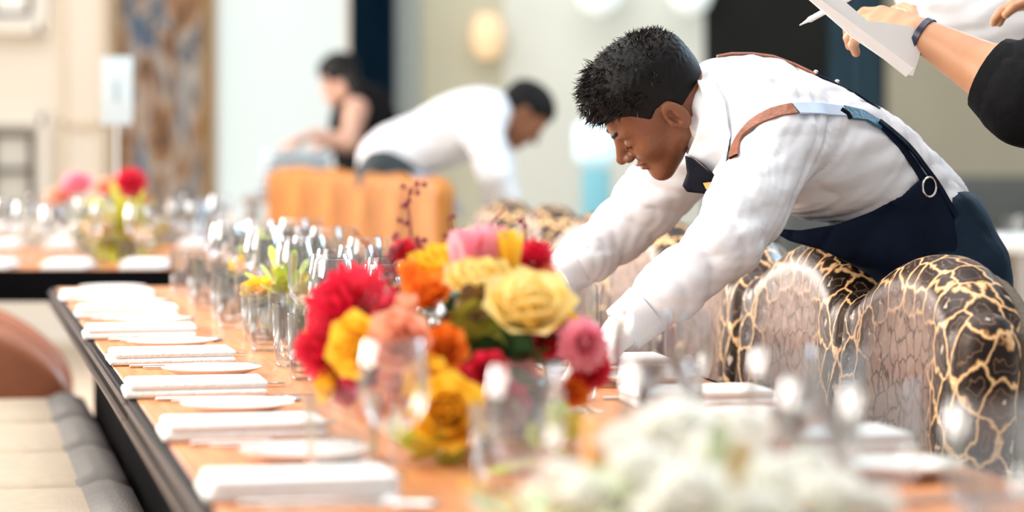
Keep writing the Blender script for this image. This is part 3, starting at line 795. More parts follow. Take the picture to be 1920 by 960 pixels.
def surf(x, y, f=shirt_sdf, d0=3.9, d1=4.9, lift=.003):
    ds = np.linspace(d0, d1, 900); pts = np.stack([P(x, y, d) for d in ds]).astype(np.float32)
    v = f(pts); i = np.argmax(v < 0)
    if v[i] >= 0: return None
    return P(x, y, ds[i])-np.array([0, lift, 0])
def grad(p, f=shirt_raw):
    e = 1e-3; q = np.array([p, p+[e, 0, 0], p+[0, e, 0], p+[0, 0, e]], np.float32); v = f(q); g = v[1:]-v[0]; return g/(np.linalg.norm(g)+1e-9)
def strap(name, px, width, m, parent, lift=.004, n=26, f=shirt_raw, th=.003, d0=3.9):
    px = np.array(px, float); L = np.r_[0, np.cumsum(np.hypot(*np.diff(px, axis=0).T))]
    s = np.linspace(0, L[-1], n); xs = np.interp(s, L, px[:, 0]); ys = np.interp(s, L, px[:, 1])
    xs = np.convolve(np.r_[[xs[0]]*2, xs, [xs[-1]]*2], np.ones(5)/5, 'valid'); ys = np.convolve(np.r_[[ys[0]]*2, ys, [ys[-1]]*2], np.ones(5)/5, 'valid')
    P3 = []; last = None
    for x, y in zip(xs, ys):
        q = surf(x, y, f, d0=d0, lift=0)
        if q is None: q = P(x, y, last if last else 4.45)
        last = q[1]; P3.append(q)
    P3 = np.array(P3); grid = [[], [], [], []]
    for i in range(len(P3)):
        t = P3[min(i+1, n-1)]-P3[max(i-1, 0)]; t /= np.linalg.norm(t)+1e-9
        g = grad(P3[i], f).astype(float); w = np.cross(g, t); w /= np.linalg.norm(w)+1e-9
        wd = width[0]+(width[1]-width[0])*i/(n-1) if hasattr(width, '__len__') else width
        for j, (a, b) in enumerate(((-1, lift-th), (-1, lift+th*.3), (1, lift+th*.3), (1, lift-th))): grid[j].append(P3[i]+w*a*wd/2+g*b)
    mb = MB(); mb.patch([grid[0], grid[1], grid[2], grid[3], grid[0]])
    return mb.build(name, m, parent)

# apron: bib and skirt
def poly_prism(p, poly):
    x = p[:, 0]/p[:, 1]*FPX+960; y = HZ-(p[:, 2]-CAMZ)/p[:, 1]*FPX
    poly = np.array(poly, float); n = len(poly); d = np.full(len(p), 1e9); s = np.ones(len(p))
    for i in range(n):
        a = poly[i]; b = poly[(i+1) % n]; e = b-a
        wx, wy = x-a[0], y-a[1]; t = np.clip((wx*e[0]+wy*e[1])/(e@e), 0, 1)
        d = np.minimum(d, (wx-e[0]*t)**2+(wy-e[1]*t)**2)
        c1 = y >= a[1]; c2 = y < b[1]; c3 = e[0]*wy > e[1]*wx
        s = np.where((c1 & c2 & c3) | (~c1 & ~c2 & ~c3), -s, s)
    return (s*np.sqrt(d)*p[:, 1]/FPX).astype(np.float32)
AP = [(1436, 427), (1500, 432), (1568, 421), (1632, 398), (1690, 366), (1738, 326), (1752, 332), (1776, 372), (1790, 420), (1800, 470), (1810, 900), (1640, 900), (1640, 545), (1600, 498), (1545, 470), (1480, 452)]
def apron_sdf(p):
    q = p.copy()
    d = torso_core(p, .007)
    wedge = rbox(p, P(1560, 440, 4.46), (.115, .125, .05), .03)
    legs = rbox(p, (hipC[0]-.035, hipC[1], .70), (.115, .165, .30), .08)
    d = su(su(d, wedge, .02), legs, .05)
    d = d+folds(p, .003, (.7, .5, -.2), 45, 2, 1)
    return si(d, poly_prism(p, AP), .006)
sdf_obj('apron', apron_sdf, (hipC[0]-.42, 4.2, .40), (hipC[0]+.16, 4.8, 1.2), .0055, APRON, man)
def trous_sdf(p):
    d = rcone(p, hipC+np.array([-.045, -.05, .03]), hipC+np.array([-.045, .05, .03]), .095, .095)
    for s in (-1, 1):
        h_ = hipC+np.array([-.015, s*.08, -.03]); kn = np.array([hipC[0]+.02, h_[1]+s*.02, .50]); an = np.array([hipC[0]+.05, h_[1]+s*.03, .06])
        d = su(d, chain(p, [h_, kn, an], [.105, .078, .062], .04), .04)
    seat = si(torso_core(p, .008), poly_prism(p, [(1783, 372), (1790, 360), (1960, 380), (1960, 1000), (1500, 1000), (1640, 545), (1792, 440)]), .004)
    d = su(d, seat, .03)
    d = d+folds(p, .0025, (.3, .3, .9), 40, 2, 2)
    return np.maximum(d, -(p[:, 2]-.055))
sdf_obj('trousers', trous_sdf, (hipC[0]-.25, 4.2, .0), (hipC[0]+.25, 4.85, 1.16), .010, TROUS, man)
for s in (-1, 1):
    a = np.array([hipC[0]+.04, hipC[1]+s*.11, .045])
    sdf_obj('shoe', lambda p: np.maximum(su(ell(p, a+[-.09, 0, .0], (.13, .045, .045)), ell(p, a+[0, 0, .02], (.06, .042, .055)), .03), -(p[:, 2]-.003)), a-.25, a+.2, .008, BLACKC, man)
# straps
strap('leather_strap', [(1376, 300), (1384, 262), (1412, 232), (1452, 212), (1492, 205)], (.016, .022), LEATHER, man, f=shirt_raw)
strap('white_strap', [(1488, 206), (1530, 205), (1585, 211)], (.022, .020), mat('pale_blue_webbing', (.55, .66, .85), .6, noise=.1), man)
strap('blue_strap', [(1583, 212), (1620, 218), (1650, 236)], (.026, .018), LEATHB, man)
strap('apron_strap', [(1648, 234), (1680, 266), (1708, 302), (1728, 334), (1742, 350)], .014, APRON, man)
strap('apron_strap', [(1640, 228), (1676, 256), (1706, 284), (1730, 318), (1752, 345), (1772, 380), (1790, 410)], .010, APRON, man, lift=.008)
MB().tube([P(1578, 204, 4.262), P(1590, 212, 4.262), P(1596, 222, 4.262)], .0035, 8).build('buckle', BLACKC, man)
bk = surf(1740, 350); bk = bk if bk is not None else P(1740, 350, 4.36)
ring = [bk+np.array([.011*math.cos(a), -.012, .016*math.sin(a)]) for a in np.linspace(0, 2*math.pi, 17)]
MB().tube(ring, .0018, 6).build('ring_buckle', STEEL, man)
# far shoulder strap along the back ridge
rid = []
for x, y in ((1345, 130), (1372, 124), (1410, 122), (1450, 128), (1490, 140), (1530, 158), (1570, 182), (1610, 208), (1650, 238)):
    dd = np.linspace(-60, 120, 90); best = None
    for yy in y+dd*.5:
        q = surf(x, yy, shirt_raw, lift=0)
        if q is not None: best = q; break
    rid.append((best if best is not None else P(x, y, 4.45))+np.array([0, .004, .003]))
MB().tube(rid[:6], .0045, 8, .6).build('leather_strap', LEATHER, man)
MB().tube(rid[5:], .0040, 8, .6).build('apron_strap', APRON, man)
for i in (5, 6):
    MB().ball(rid[i]+np.array([0, 0, .004]), .004).build('stud', STEEL, man)

# collar
ncx = (HO+HM@np.array([-.03, 0, -.03]))*.35+neck_low*.65
def collar_sdf(p):
    ax = neck_low-(HO+HM@np.array([-.03, 0, -.02])); ax /= np.linalg.norm(ax)
    c0 = P(1322, 214, 4.41)
    v = p-c0.astype(np.float32); h = v@ax.astype(np.float32); r = ln(v-h[:, None]*ax.astype(np.float32))
    rad = .064+.25*np.clip(h, -.02, .05)
    d = np.maximum(np.abs(r-rad)-.004, np.abs(h-.012)-.026)
    # pointed wings falling onto the chest
    return d*.8
sdf_obj('collar', collar_sdf, P(1322, 214, 4.41)-.14, P(1322, 214, 4.41)+.14, .0035, SHIRT, man)
COLP = [(1306, 150), (1316, 178), (1314, 215), (1304, 255), (1288, 292), (1303, 296), (1330, 322), (1350, 334), (1362, 300), (1370, 255), (1360, 190), (1340, 150)]
def wing_sdf(p):
    d = su(shirt_raw(p), rcone(p, P(1318, 215, 4.40), P(1345, 290, 4.37), .075, .045), .03)-.007
    return si(d, poly_prism(p, COLP), .004)
sdf_obj('collar_flap', wing_sdf, P(1330, 240, 4.36)-.16, P(1330, 240, 4.36)+.14, .0035, SHIRT, man)
# necktie and badge
TIE = [(1284, 291), (1300, 297), (1330, 322), (1352, 331), (1364, 322), (1366, 362), (1325, 364), (1288, 360), (1279, 348), (1288, 325)]
def tie_sdf(p):
    d = rbox(p, P(1322, 332, 4.33), (.07, .035, .07), .01)
    return si(d, poly_prism(p, TIE), .006)
sdf_obj('necktie', tie_sdf, P(1322, 332, 4.33)-.08, P(1322, 332, 4.33)+.08, .003, mat('black_silk', (.005, .006, .014), .6, noise=.3, bump=.5, bscale=40, spec=.2), man)
b0 = P(1344, 349, 4.286); pts = [P(1318, 343, 4.288), P(1362, 338, 4.284), P(1362, 356, 4.284), P(1336, 359, 4.288), P(1324, 355, 4.288)]
nb_ = MB(); nb_.add(pts+[q+np.array([0, .003, 0]) for q in pts], [(4, 3, 2, 1, 0), (5, 6, 7, 8, 9)]+[(i, (i+1) % 5, 5+(i+1) % 5, 5+i) for i in range(5)])
nb_.build('name_badge', BRASS, man, smooth=False)

# ------------------------------------------------------------------ generic clothed figures
def figure(label, J, shirt_m, trous_m, skin_m, hair_m, sleeve='long', fore=.040, res=.012, facing=1, pitch=0, yaw=0, hands=None, hair_long=.012, group=None, headpos=None, torso_w=.15):
    """J: pelvis, chest, neck, head, then per side: shoulder, elbow, wrist, hip, knee, ankle"""
    HMx = head_axes(R(pitch), R(yaw), 0, facing); Ho = np.array(J['head'], float)
    def torso(p, g=0.0):
        a, c = np.array(J['pelvis'], float), np.array(J['chest'], float)
        ax = c-a; ax /= np.linalg.norm(ax); sh = np.array(J['sh'][0], float)-np.array(J['sh'][1], float); sh -= ax*(sh@ax); sh /= np.linalg.norm(sh); z = np.cross(ax, sh); M = np.stack([ax, sh, z], 1)
        d = ell(p, c, (.19+g, torso_w+.02+g, .115+g), M)
        d = su(d, ell(p, (a+c)/2, (.22+g, torso_w-.01+g, .10+g), M), .06)
        return su(d, ell(p, a, (.14+g, torso_w+g, .11+g), M), .06)
    def body(p):
        d = torso(p, -.015)
        d = su(d, rcone(p, Ho+HMx@np.array([-.02, 0, -.03]), J['neck'], .052, .056), .03)
        for i in (0, 1):
            d = su(d, chain(p, [J['sh'][i], J['el'][i], J['wr'][i]], [.052, fore, .027], .03), .03)
            d = su(d, chain(p, [J['hip'][i], J['kn'][i], J['an'][i]], [.08, .052, .036], .03), .03)
        return d
    allp = [J[k] for k in ('pelvis', 'chest', 'neck', 'head')]+[q for k in ('sh', 'el', 'wr', 'hip', 'kn', 'an') for q in J[k]]
    lo_, hi_ = bounds(allp, .22)
    ex = [(lambda p: su(head_sdf((p-Ho.astype(np.float32))@HMx.astype(np.float32)), rcone(p, Ho+HMx@np.array([-.02, 0, -.03]), J['neck'], .052, .054), .02), Ho-.2, Ho+.2, .005)]
    for i in (0, 1):
        w_, e_ = np.array(J['wr'][i], float), np.array(J['el'][i], float)
        hpz = hands[i] if hands else hand_prims(w_, (w_-e_)*.6+np.array([0, 0, -.05]), (0, 0, 1), (0, 1 if i == 0 else -1, .1), .35)
        ex.append((lambda p, h=hpz, w=w_, e=e_: su(hand_sdf(p, h), rcone(p, w-(w-e)*.15, w, .025, .023), .01), *prim_bounds(hpz, .06), .005 if res > .011 else .0032))
    o = sdf_obj('person', body, lo_, hi_, res, skin_m, None, extra=ex)
    tag(o, label, 'person', group)
    def shirt(p):
        d = torso(p, .004)
        for i in (0, 1):
            s_, e_, w_ = (np.array(J[k][i], float) for k in ('sh', 'el', 'wr'))
            if sleeve == 'long': d = su(d, chain(p, [s_, e_, w_], [.072, .056, .036], .03), .035)
            else:
                m_ = e_+(e_-w_)*.14; d = su(d, chain(p, [s_, m_, e_], [.085, .076, .070], .03), .035)
        d = su(d, rcone(p, J['neck'], J['chest'], .062, .08), .03)
        return d+folds(p, .005, (.6, .2, .7), 40, 2.3, .3)
    sdf_obj('shirt', shirt, lo_, hi_, res, shirt_m, o)
    def trous(p):
        d = None
        for i in (0, 1):
            e = chain(p, [J['hip'][i], J['kn'][i], J['an'][i]], [.105, .075, .058], .03); d = e if d is None else su(d, e, .03)
        d = su(d, rcone(p, J['hip'][0], J['hip'][1], .11, .11), .04)
        return np.maximum(d, -(p[:, 2]-.05))
    sdf_obj('trousers', trous, lo_, hi_, res, trous_m, o)
    for i in (0, 1):
        a = np.array(J['an'][i], float); a[2] = .04; fx = facing
        sdf_obj('shoe', lambda p: np.maximum(su(ell(p, a+[fx*.09, 0, 0], (.13, .045, .045)), ell(p, a+[0, 0, .02], (.06, .042, .055)), .03), -(p[:, 2]-.003)), a-.25, a+.25, .012, BLACKC, o)
    sdf_obj('hair', lambda p: hair_sdf((p-Ho.astype(np.float32))@HMx.astype(np.float32), hair_long), Ho-.2, Ho+.2, .006, hair_m, o)
    return o, HMx, Ho

# crouching waiter in the background (faces right)
D2 = 9.6
J = dict(pelvis=P(742, 294, D2), chest=P(868, 235, D2), neck=P(930, 212, D2), head=P(972, 216, D2),
         sh=[P(905, 250, D2-.17), P(915, 235, D2+.17)], el=[P(925, 320, D2-.20), P(935, 310, D2+.2)], wr=[P(925, 385, D2-.12), P(955, 375, D2+.15)],
         hip=[P(728, 335, D2-.09), P(728, 335, D2+.09)], kn=[P(812, 440, D2-.12)*[1, 1, 0]+[0, 0, .55], P(800, 440, D2+.12)*[1, 1, 0]+[0, 0, .55]], an=[P(800, 0, D2-.12)*[1, 1, 0]+[0, 0, .08], P(790, 0, D2+.12)*[1, 1, 0]+[0, 0, .08]])
oM, _, _ = figure('blurred waiter in white shirt bending down to the right behind the orange chairs', J, SHIRT, mat('charcoal_trousers', (.02, .03, .035), .8, noise=.1), SKIN, HAIR, 'long', .04, .012, 1, 48, 10)
wc = MB(); g_ = []
for k in range(9):
    u = k/8; g_.append([P(770+u*70+v*30, 320+v*70+u*14, D2-.18-.02*math.sin(u*14)) for v in (0, .33, .66, 1)])
wc.patch(g_); wc.patch([[q+np.array([0, .012, 0]) for q in row] for row in g_]); wc.build('waist_cloth', mat('pale_blue_cloth', (.50, .60, .78), .8, noise=.1), oM)
# dark haired person in black, arm held out, facing left
D3 = 11.4
J = dict(pelvis=P(690, 345, D3), chest=P(680, 235, D3), neck=P(662, 176, D3), head=P(640, 158, D3),
         sh=[P(668, 205, D3-.17), P(690, 200, D3+.17)], el=[P(655, 268, D3-.24), P(690, 268, D3+.2)], wr=[P(588, 252, D3-.26), P(625, 262, D3+.1)],
         hip=[P(690, 360, D3-.09), P(690, 360, D3+.09)], kn=[P(690, 0, D3-.1)*[1, 1, 0]+[0, 0, .5], P(690, 0, D3+.1)*[1, 1, 0]+[0, 0, .5]], an=[P(692, 0, D3-.1)*[1, 1, 0]+[0, 0, .08], P(692, 0, D3+.1)*[1, 1, 0]+[0, 0, .08]])
o3, M3, H3 = figure('dark haired person in black sleeveless top holding an arm out before the blue curtain', J, BLACKC, BLACKC, SKIN3, HAIR, 'none', .036, .012, -1, 25, -60, hair_long=.02, torso_w=.12)
for c in [x for x in bpy.data.objects if x.parent == o3 and x.name.startswith('shirt')]: bpy.data.objects.remove(c)
def tanktop(p):
    a, c = np.array(J['pelvis']), np.array(J['chest'])
    d = rcone(p, a, c, .13, .145); d = su(d, rcone(p, P(690, 200, D3), P(700, 260, D3), .10, .12), .05); d = su(d, rcone(p, a+[0, -.05, 0], a+[0, .05, 0], .12, .12), .05)
    return d
sdf_obj('tank_top', tanktop, P(690, 300, D3)-.4, P(690, 200, D3)+.35, .012, BLACKC, o3)
MB().tube([H3+M3@np.array([-.08, 0, .02]), H3+M3@np.array([-.11, 0, -.06]), H3+M3@np.array([-.10, 0, -.16])], [.03, .035, .012], 10).build('ponytail', HAIR, o3)
# grey stacked linen pile in front of her
pile = MB()
for k in range(5): pile.box((0, 0, .02+.035*k), (.30-.015*k, .3, .035), rot=.05*k, bev=.012)
tb_ = thing('service_trolley', 'small dark service stand below the dark haired person\'s hands', 'trolley', (pxz(555, 10.92), 10.92, 0))
MB().box((0, 0, .84), (.42, .36, .03), bev=.01).build('shelf', GREYF, tb_)
for sx in (-1, 1):
    for sy in (-1, 1): MB().tube([(sx*.18, sy*.15, .83), (sx*.18, sy*.15, 0)], .014).build('leg', STEEL, tb_)
tag(pile.build('linen_stack', mat('grey_blue_linen', (.42, .50, .54), .9, noise=.2), loc=(pxz(555, 10.92), 10.92, .857)), 'stack of folded grey blue linen on the service stand', 'linen')

# person with notepad at the upper right
DN = 4.45
J = dict(pelvis=(1.22, DN+.02, .98), chest=(1.20, DN+.02, 1.30), neck=(1.19, DN+.02, 1.50), head=(1.15, DN+.02, 1.60),
         sh=[(1.16, DN-.18, 1.42), (1.22, DN+.2, 1.42)], el=[tuple(P(1905, 165, DN-.20)), (1.16, DN+.32, 1.14)], wr=[tuple(P(1722, 62, DN-.12)), (.98, DN+.22, 1.34)],
         hip=[(1.22, DN-.07, .92), (1.22, DN+.11, .92)], kn=[(1.22, DN-.09, .5), (1.22, DN+.13, .5)], an=[(1.25, DN-.09, .08), (1.25, DN+.13, .08)])
wrP = np.array(J['wr'][0]); elP = np.array(J['el'][0])
h1 = hand_prims(wrP, P(1625, 40, DN-.06)-wrP, (.25, -.9, .45), (-.1, .4, 1), curl=.55, scale=1.0)
h2 = hand_prims(J['wr'][1], (-.6, -.3, .1), (0, 0, 1), (0, -1, .1), .4)
oN, _, _ = figure('person in black top holding a notepad and pen at the upper right corner', J, BLACKC, BLACKC, SKIN2, HAIR, 'short', .056, .009, -1, 25, 8, hands=[h1, h2])
slv = elP+(wrP-elP)*.12
MB().tube([elP+(elP-wrP)*.1, elP+(wrP-elP)*.12, elP+(wrP-elP)*.26], [.072, .073, .064], 20).build('rolled_cuff', BLACKC, oN)
MB().tube([wrP-(wrP-elP)*.02, wrP-(wrP-elP)*.075], [.031, .032], 18).build('bracelet', mat('navy_beads', (.01, .015, .06), .3, noise=.3), oN)
# notepad: thick folded pad
pd = DN-.19
pad_px = [(1505, -12), (1560, -18), (1628, 40), (1660, 42), (1737, 55), (1722, 112), (1712, 142), (1698, 138), (1600, 70)]
front = [P(x, y, pd+(x-1505)/230*.05) for x, y in pad_px]; n_ = len(front)
npd = thing('notepad', 'white paper notepad held up by the person in black', 'notepad', tuple(front[8]))
off = front[8]
f0 = [q-off for q in front]; f1 = [q-off+np.array([0, .012, 0]) for q in front]
mb = MB(); mb.add(f0+f1, [tuple(range(n_-1, -1, -1)), tuple(range(n_, 2*n_))]+[(i, (i+1) % n_, n_+(i+1) % n_, n_+i) for i in range(n_)]); mb.build('page_block', PAPER, npd, smooth=False)
bk_ = [P(x, y, pd+.004) for x, y in ((1500, -14), (1512, -20), (1712, 128), (1698, 144))]
mb = MB(); q0 = [q-off-np.array([0, .006, 0]) for q in bk_]; q1 = [q-off+np.array([0, .0, 0]) for q in bk_]
mb.add(q0+q1, [(3, 2, 1, 0), (4, 5, 6, 7)]+[(i, (i+1) % 4, 4+(i+1) % 4, 4+i) for i in range(4)]); mb.build('folded_edge', mat('pinkish_paper', (.85, .78, .74), .7, noise=.03), npd, smooth=False)
pen = thing('pen', 'white pen pointing left behind the notepad', 'pen', tuple(P(1502, 46, DN-.13)))
o_ = P(1502, 46, DN-.13)
MB().tube([P(1502, 46, DN-.13)-o_, P(1514, 39, DN-.13)-o_, P(1518, 37, DN-.13)-o_, P(1600, -8, DN-.1)-o_], [.001, .003, .0048, .0048], 12).build('barrel', mat('white_plastic', (.8, .8, .78), .3, noise=.02), pen)
MB().tube([P(1499, 47.5, DN-.13)-o_, P(1503, 45.5, DN-.13)-o_], [.0008, .0016], 8).build('tip', STEEL, pen)
# person in white shirt behind, only a sleeve and side in view
DW = 5.3
J = dict(pelvis=(1.42, DW, 1.0), chest=(1.17, DW, 1.44), neck=(1.05, DW, 1.62), head=(.98, DW, 1.74),
         sh=[(1.08, DW-.18, 1.53), (1.10, DW+.18, 1.53)], el=[tuple(P(1985, 60, DW-.25)), (1.2, DW+.3, 1.3)], wr=[tuple(P(1925, 45, DW-.36)), (1.05, DW+.2, 1.36)],
         hip=[(1.44, DW-.09, .94), (1.44, DW+.09, .94)], kn=[(1.46, DW-.1, .5), (1.46, DW+.1, .5)], an=[(1.5, DW-.1, .08), (1.5, DW+.1, .08)])
J['chest'] = tuple(P(1850, 18, DW)); J['pelvis'] = tuple(P(2150, 150, DW)); J['el'][0] = tuple(P(2110, 90, DW-.2)); J['wr'][0] = tuple(P(2160, 190, DW-.25))
oW, _, _ = figure('person in white shirt leaning in behind the notepad, mostly outside the frame', J, SHIRT, TROUS, SKIN3, HAIR, 'long', .04, .012, -1, 20, 5)

# ------------------------------------------------------------------ tableware
wine_prof = [(.0, 0), (.033, 0), (.034, .002), (.020, .006), (.006, .012), (.0042, .03), (.004, .085), (.008, .094), (.024, .106), (.034, .128), (.0375, .150), (.035, .180), (.030, .215), (.029, .216), (.0335, .180), (.0355, .150), (.032, .129), (.022, .108), (.0, .098)]
flute_prof = [(.0, 0), (.030, 0), (.031, .002), (.016, .006), (.005, .012), (.004, .03), (.004, .10), (.010, .112), (.022, .135), (.026, .165), (.024, .225), (.023, .225), (.024, .165), (.020, .136), (.0, .115)]
tumb_prof = [(0, 0), (.034, 0), (.037, .004), (.040, .05), (.041, .10), (.0395, .10), (.038, .05), (.034, .010), (0, .009)]
def mesh_of(mb, name, m):
    o = mb.build(name, m); me = o.data; bpy.data.objects.remove(o); return me
wine_prof = [(q, z*.78) for q, z in wine_prof]; flute_prof = [(q, z*.77) for q, z in flute_prof]
ME = {}
ME['wine_glass'] = mesh_of(MB().lathe(wine_prof, 28), 'wine_glass', GLASS)
ME['champagne_flute'] = mesh_of(MB().lathe(flute_prof, 24), 'champagne_flute', GLASS)
ME['tumbler'] = mesh_of(MB().lathe(tumb_prof, 28), 'tumbler', GLASS)
ME['side_plate'] = mesh_of(MB().lathe([(0, 0), (.045, 0), (.05, .004), (.076, .013), (.078, .0155), (.074, .0155), (.05, .007), (0, .006)], 36), 'side_plate', CHINA)
nk = MB()
for k in range(2): nk.box((.003*k, .001*k, .006+.0112*k), (.205-.006*k, .115-.004*k, .0115), rot=R((-.6, .7)[k]), bev=.005)
ME['napkin'] = mesh_of(nk, 'napkin', LINEN)
kf = MB().box((-.055, 0, .003), (.10, .011, .005), bev=.002).box((.045, .002, .0025), (.11, .016, .0018), bev=.0008)
ME['knife'] = mesh_of(kf, 'knife', STEEL)
fk = MB().box((-.04, 0, .003), (.13, .007, .003), bev=.001).box((.042, 0, .004), (.035, .020, .0022), bev=.001)
for k in range(4): fk.box((.078, (k-1.5)*.0055, .005), (.045, .0026, .002))
ME['fork'] = mesh_of(fk, 'fork', STEEL)
sp = MB().box((-.03, 0, .003), (.13, .007, .003), bev=.001); sp.ball((.062, 0, .004), .02, 14, 6, (.028, .019, .0035))
ME['spoon'] = mesh_of(sp, 'spoon', STEEL)
def put(kind, loc, rotz, label, cat, group):
    o = bpy.data.objects.new(kind, ME[kind]); COL.objects.link(o); o.location = [float(v) for v in loc]; o.rotation_euler.z = rotz
    return tag(o, label, cat, group)
rr = random.Random(11)
def pos_word(k, side):
    return ORD[k]+(' place setting on the '+side+' side' if k else ' visible place setting on the '+side+' side')
Z = TOP+.0005
TS = [2.86+.534*k for k in range(7)]
for k, t in enumerate(TS):
    pw = pos_word(k, 'left'); r = ROWROT+R(rr.uniform(-3, 3))
    put('napkin', T(t, .105+rr.uniform(-.01, .01), Z), r, 'white folded napkin at the '+pw, 'napkin', 'folded napkins on the left side')
    put('side_plate', T(t+.27, .135+rr.uniform(-.01, .02), Z), r, 'white side plate at the '+pw, 'plate', 'side plates on the left side')
    put('fork', T(t+.095, .14, Z), r, 'steel fork at the '+pw, 'fork', 'cutlery on the left side')
    put('knife', T(t-.085, .14, Z), r, 'steel knife at the '+pw, 'knife', 'cutlery on the left side')
    put('spoon', T(t-.115, .15, Z), r, 'steel spoon at the '+pw, 'spoon', 'cutlery on the left side')
    put('tumbler', T(t-.10, .315+rr.uniform(-.01, .01), Z), 0, 'clear water tumbler at the '+pw, 'glass', 'tumblers on the left side')
    if k > 0:
        put('wine_glass', T(t-.02, .375+rr.uniform(-.01, .01), Z), 0, 'larger clear wine glass at the '+pw, 'glass', 'wine glasses on the left side')
        put('champagne_flute', T(t+.07, .345+rr.uniform(-.01, .01), Z), 0, 'narrow champagne flute at the '+pw, 'glass', 'champagne flutes on the left side')
        put('wine_glass', T(t+.15, .40+rr.uniform(-.01, .01), Z), 0, 'second wine glass beyond the flute at the '+pw, 'glass', 'wine glasses on the left side')
for k in range(2, 7):
    put('wine_glass', T(TS[k]-.20, .43, Z), 0, 'outermost wine glass towards the table middle at the '+pos_word(k, 'left'), 'glass', 'wine glasses on the left side')
    put('tumbler', T(TS[k]+.20, .30, Z), 0, 'second clear tumbler at the '+pos_word(k, 'left'), 'glass', 'tumblers on the left side')
for k in range(10):
    put('wine_glass' if k % 2 else 'champagne_flute', T(4.25+.225*k, .475+rr.uniform(-.02, .02), Z), 0, ('wine glass' if k % 2 else 'champagne flute')+' along the table centre line, '+ORD[k]+' beyond the centrepiece', 'glass', 'glasses along the centre line')
TR = [2.05+.534*k for k in range(9)]
for k, t in enumerate(TR):
    pw = pos_word(k, 'right'); r = ROWROT+math.pi+R(rr.uniform(-3, 3))
    put('tumbler', T(t+.10, .615, Z), 0, 'clear water tumbler at the '+pw, 'glass', 'tumblers on the right side')
    put('wine_glass', T(t+.02, .560, Z), 0, 'larger clear wine glass at the '+pw, 'glass', 'wine glasses on the right side')
    put('champagne_flute', T(t-.07, .590, Z), 0, 'narrow champagne flute at the '+pw, 'glass', 'champagne flutes on the right side')
    if k < 8 and k != 1: put('napkin', T(t, .775, Z), r, 'white folded napkin at the '+pw, 'napkin', 'folded napkins on the right side')
    put('side_plate', T(t-.25, .775, Z), r, 'white side plate at the '+pw, 'plate', 'side plates on the right side')
    put('fork', T(t-.095, .76, Z), r, 'steel fork at the '+pw, 'fork', 'cutlery on the right side')
    put('knife', T(t+.085, .76, Z), r, 'steel knife at the '+pw, 'knife', 'cutlery on the right side')
# far table tableware: rows of glasses
rows = 0
for j, yy in enumerate((7.32, 7.62, 7.95, 8.3)):
    for i in range(9):
        x = -1.86+i*.12+rr.uniform(-.025, .025)
        kind = 'wine_glass' if (i+j) % 2 else 'champagne_flute'
        col_ = ['first', 'second', 'third', 'fourth', 'fifth', 'sixth', 'seventh', 'eighth', 'ninth'][i]
        rw = ['front', 'second', 'third', 'back'][j]
        put(kind, (x, yy+rr.uniform(-.04, .04), Z), 0, ('wine glass' if kind == 'wine_glass' else 'champagne flute')+' on the far table, '+rw+' row, '+col_+' from the left', 'glass', 'glasses crowded on the far table')
for i in range(6):
    for j, yy in enumerate((7.27, 8.5)):
        x = -2.05+i*.21
        cw = ['first', 'second', 'third', 'fourth', 'fifth', 'sixth'][i]; sd = ('near', 'far')[j]
        put('napkin', (x, yy, Z), R(90), 'white folded napkin on the '+sd+' edge of the far table, '+cw+' from the left', 'napkin', 'napkins on the far table')

# ------------------------------------------------------------------ flowers
def fm(name, c, c2=None):
    m = mat('petal_'+name, c, .6, noise=0 if c2 else .1, col2=c2, nscale=25, spec=.2)
    nt = m.node_tree; b = nt.nodes['Principled BSDF']; out = nt.nodes['Material Output']
    tr = nt.nodes.new('ShaderNodeBsdfTranslucent'); tr.inputs[0].default_value = (*c, 1); mx = nt.nodes.new('ShaderNodeMixShader'); mx.inputs[0].default_value = .38
    nt.links.new(b.outputs[0], mx.inputs[1]); nt.links.new(tr.outputs[0], mx.inputs[2]); nt.links.new(mx.outputs[0], out.inputs['Surface'])
    return m
YEL = fm('yellow', (.98, .68, .07), (.95, .54, .03)); CRM = fm('cream_yellow', (.98, .84, .42), (.97, .72, .18)); ORG = fm('orange', (.92, .26, .03), (.97, .42, .06))
PEA = fm('peach', (.96, .52, .34), (.93, .42, .30)); RED = fm('crimson', (.72, .02, .06), (.90, .08, .13)); PNK = fm('pink', (.90, .32, .42), (.97, .60, .64)); MAG = fm('magenta', (.55, .04, .12), (.72, .08, .16))
WHT = fm('white', (.96, .95, .90), (.94, .94, .86)); GRN = mat('dark_leaf', (.035, .10, .03), .5, noise=.5, nscale=30); LIME = mat('lime_leaf', (.60, .66, .10), .5, noise=.3, nscale=30); BRN = mat('dry_brown_leaf', (.25, .14, .06), .6, noise=.4)
TWG = mat('burgundy_twig', (.26, .012, .03), .5, noise=.3); YLEAF = mat('yellow_lime_leaf', (.72, .66, .08), .6, noise=.3)
PALEG = mat('pale_green_leaf', (.70, .80, .48), .6, noise=.2)

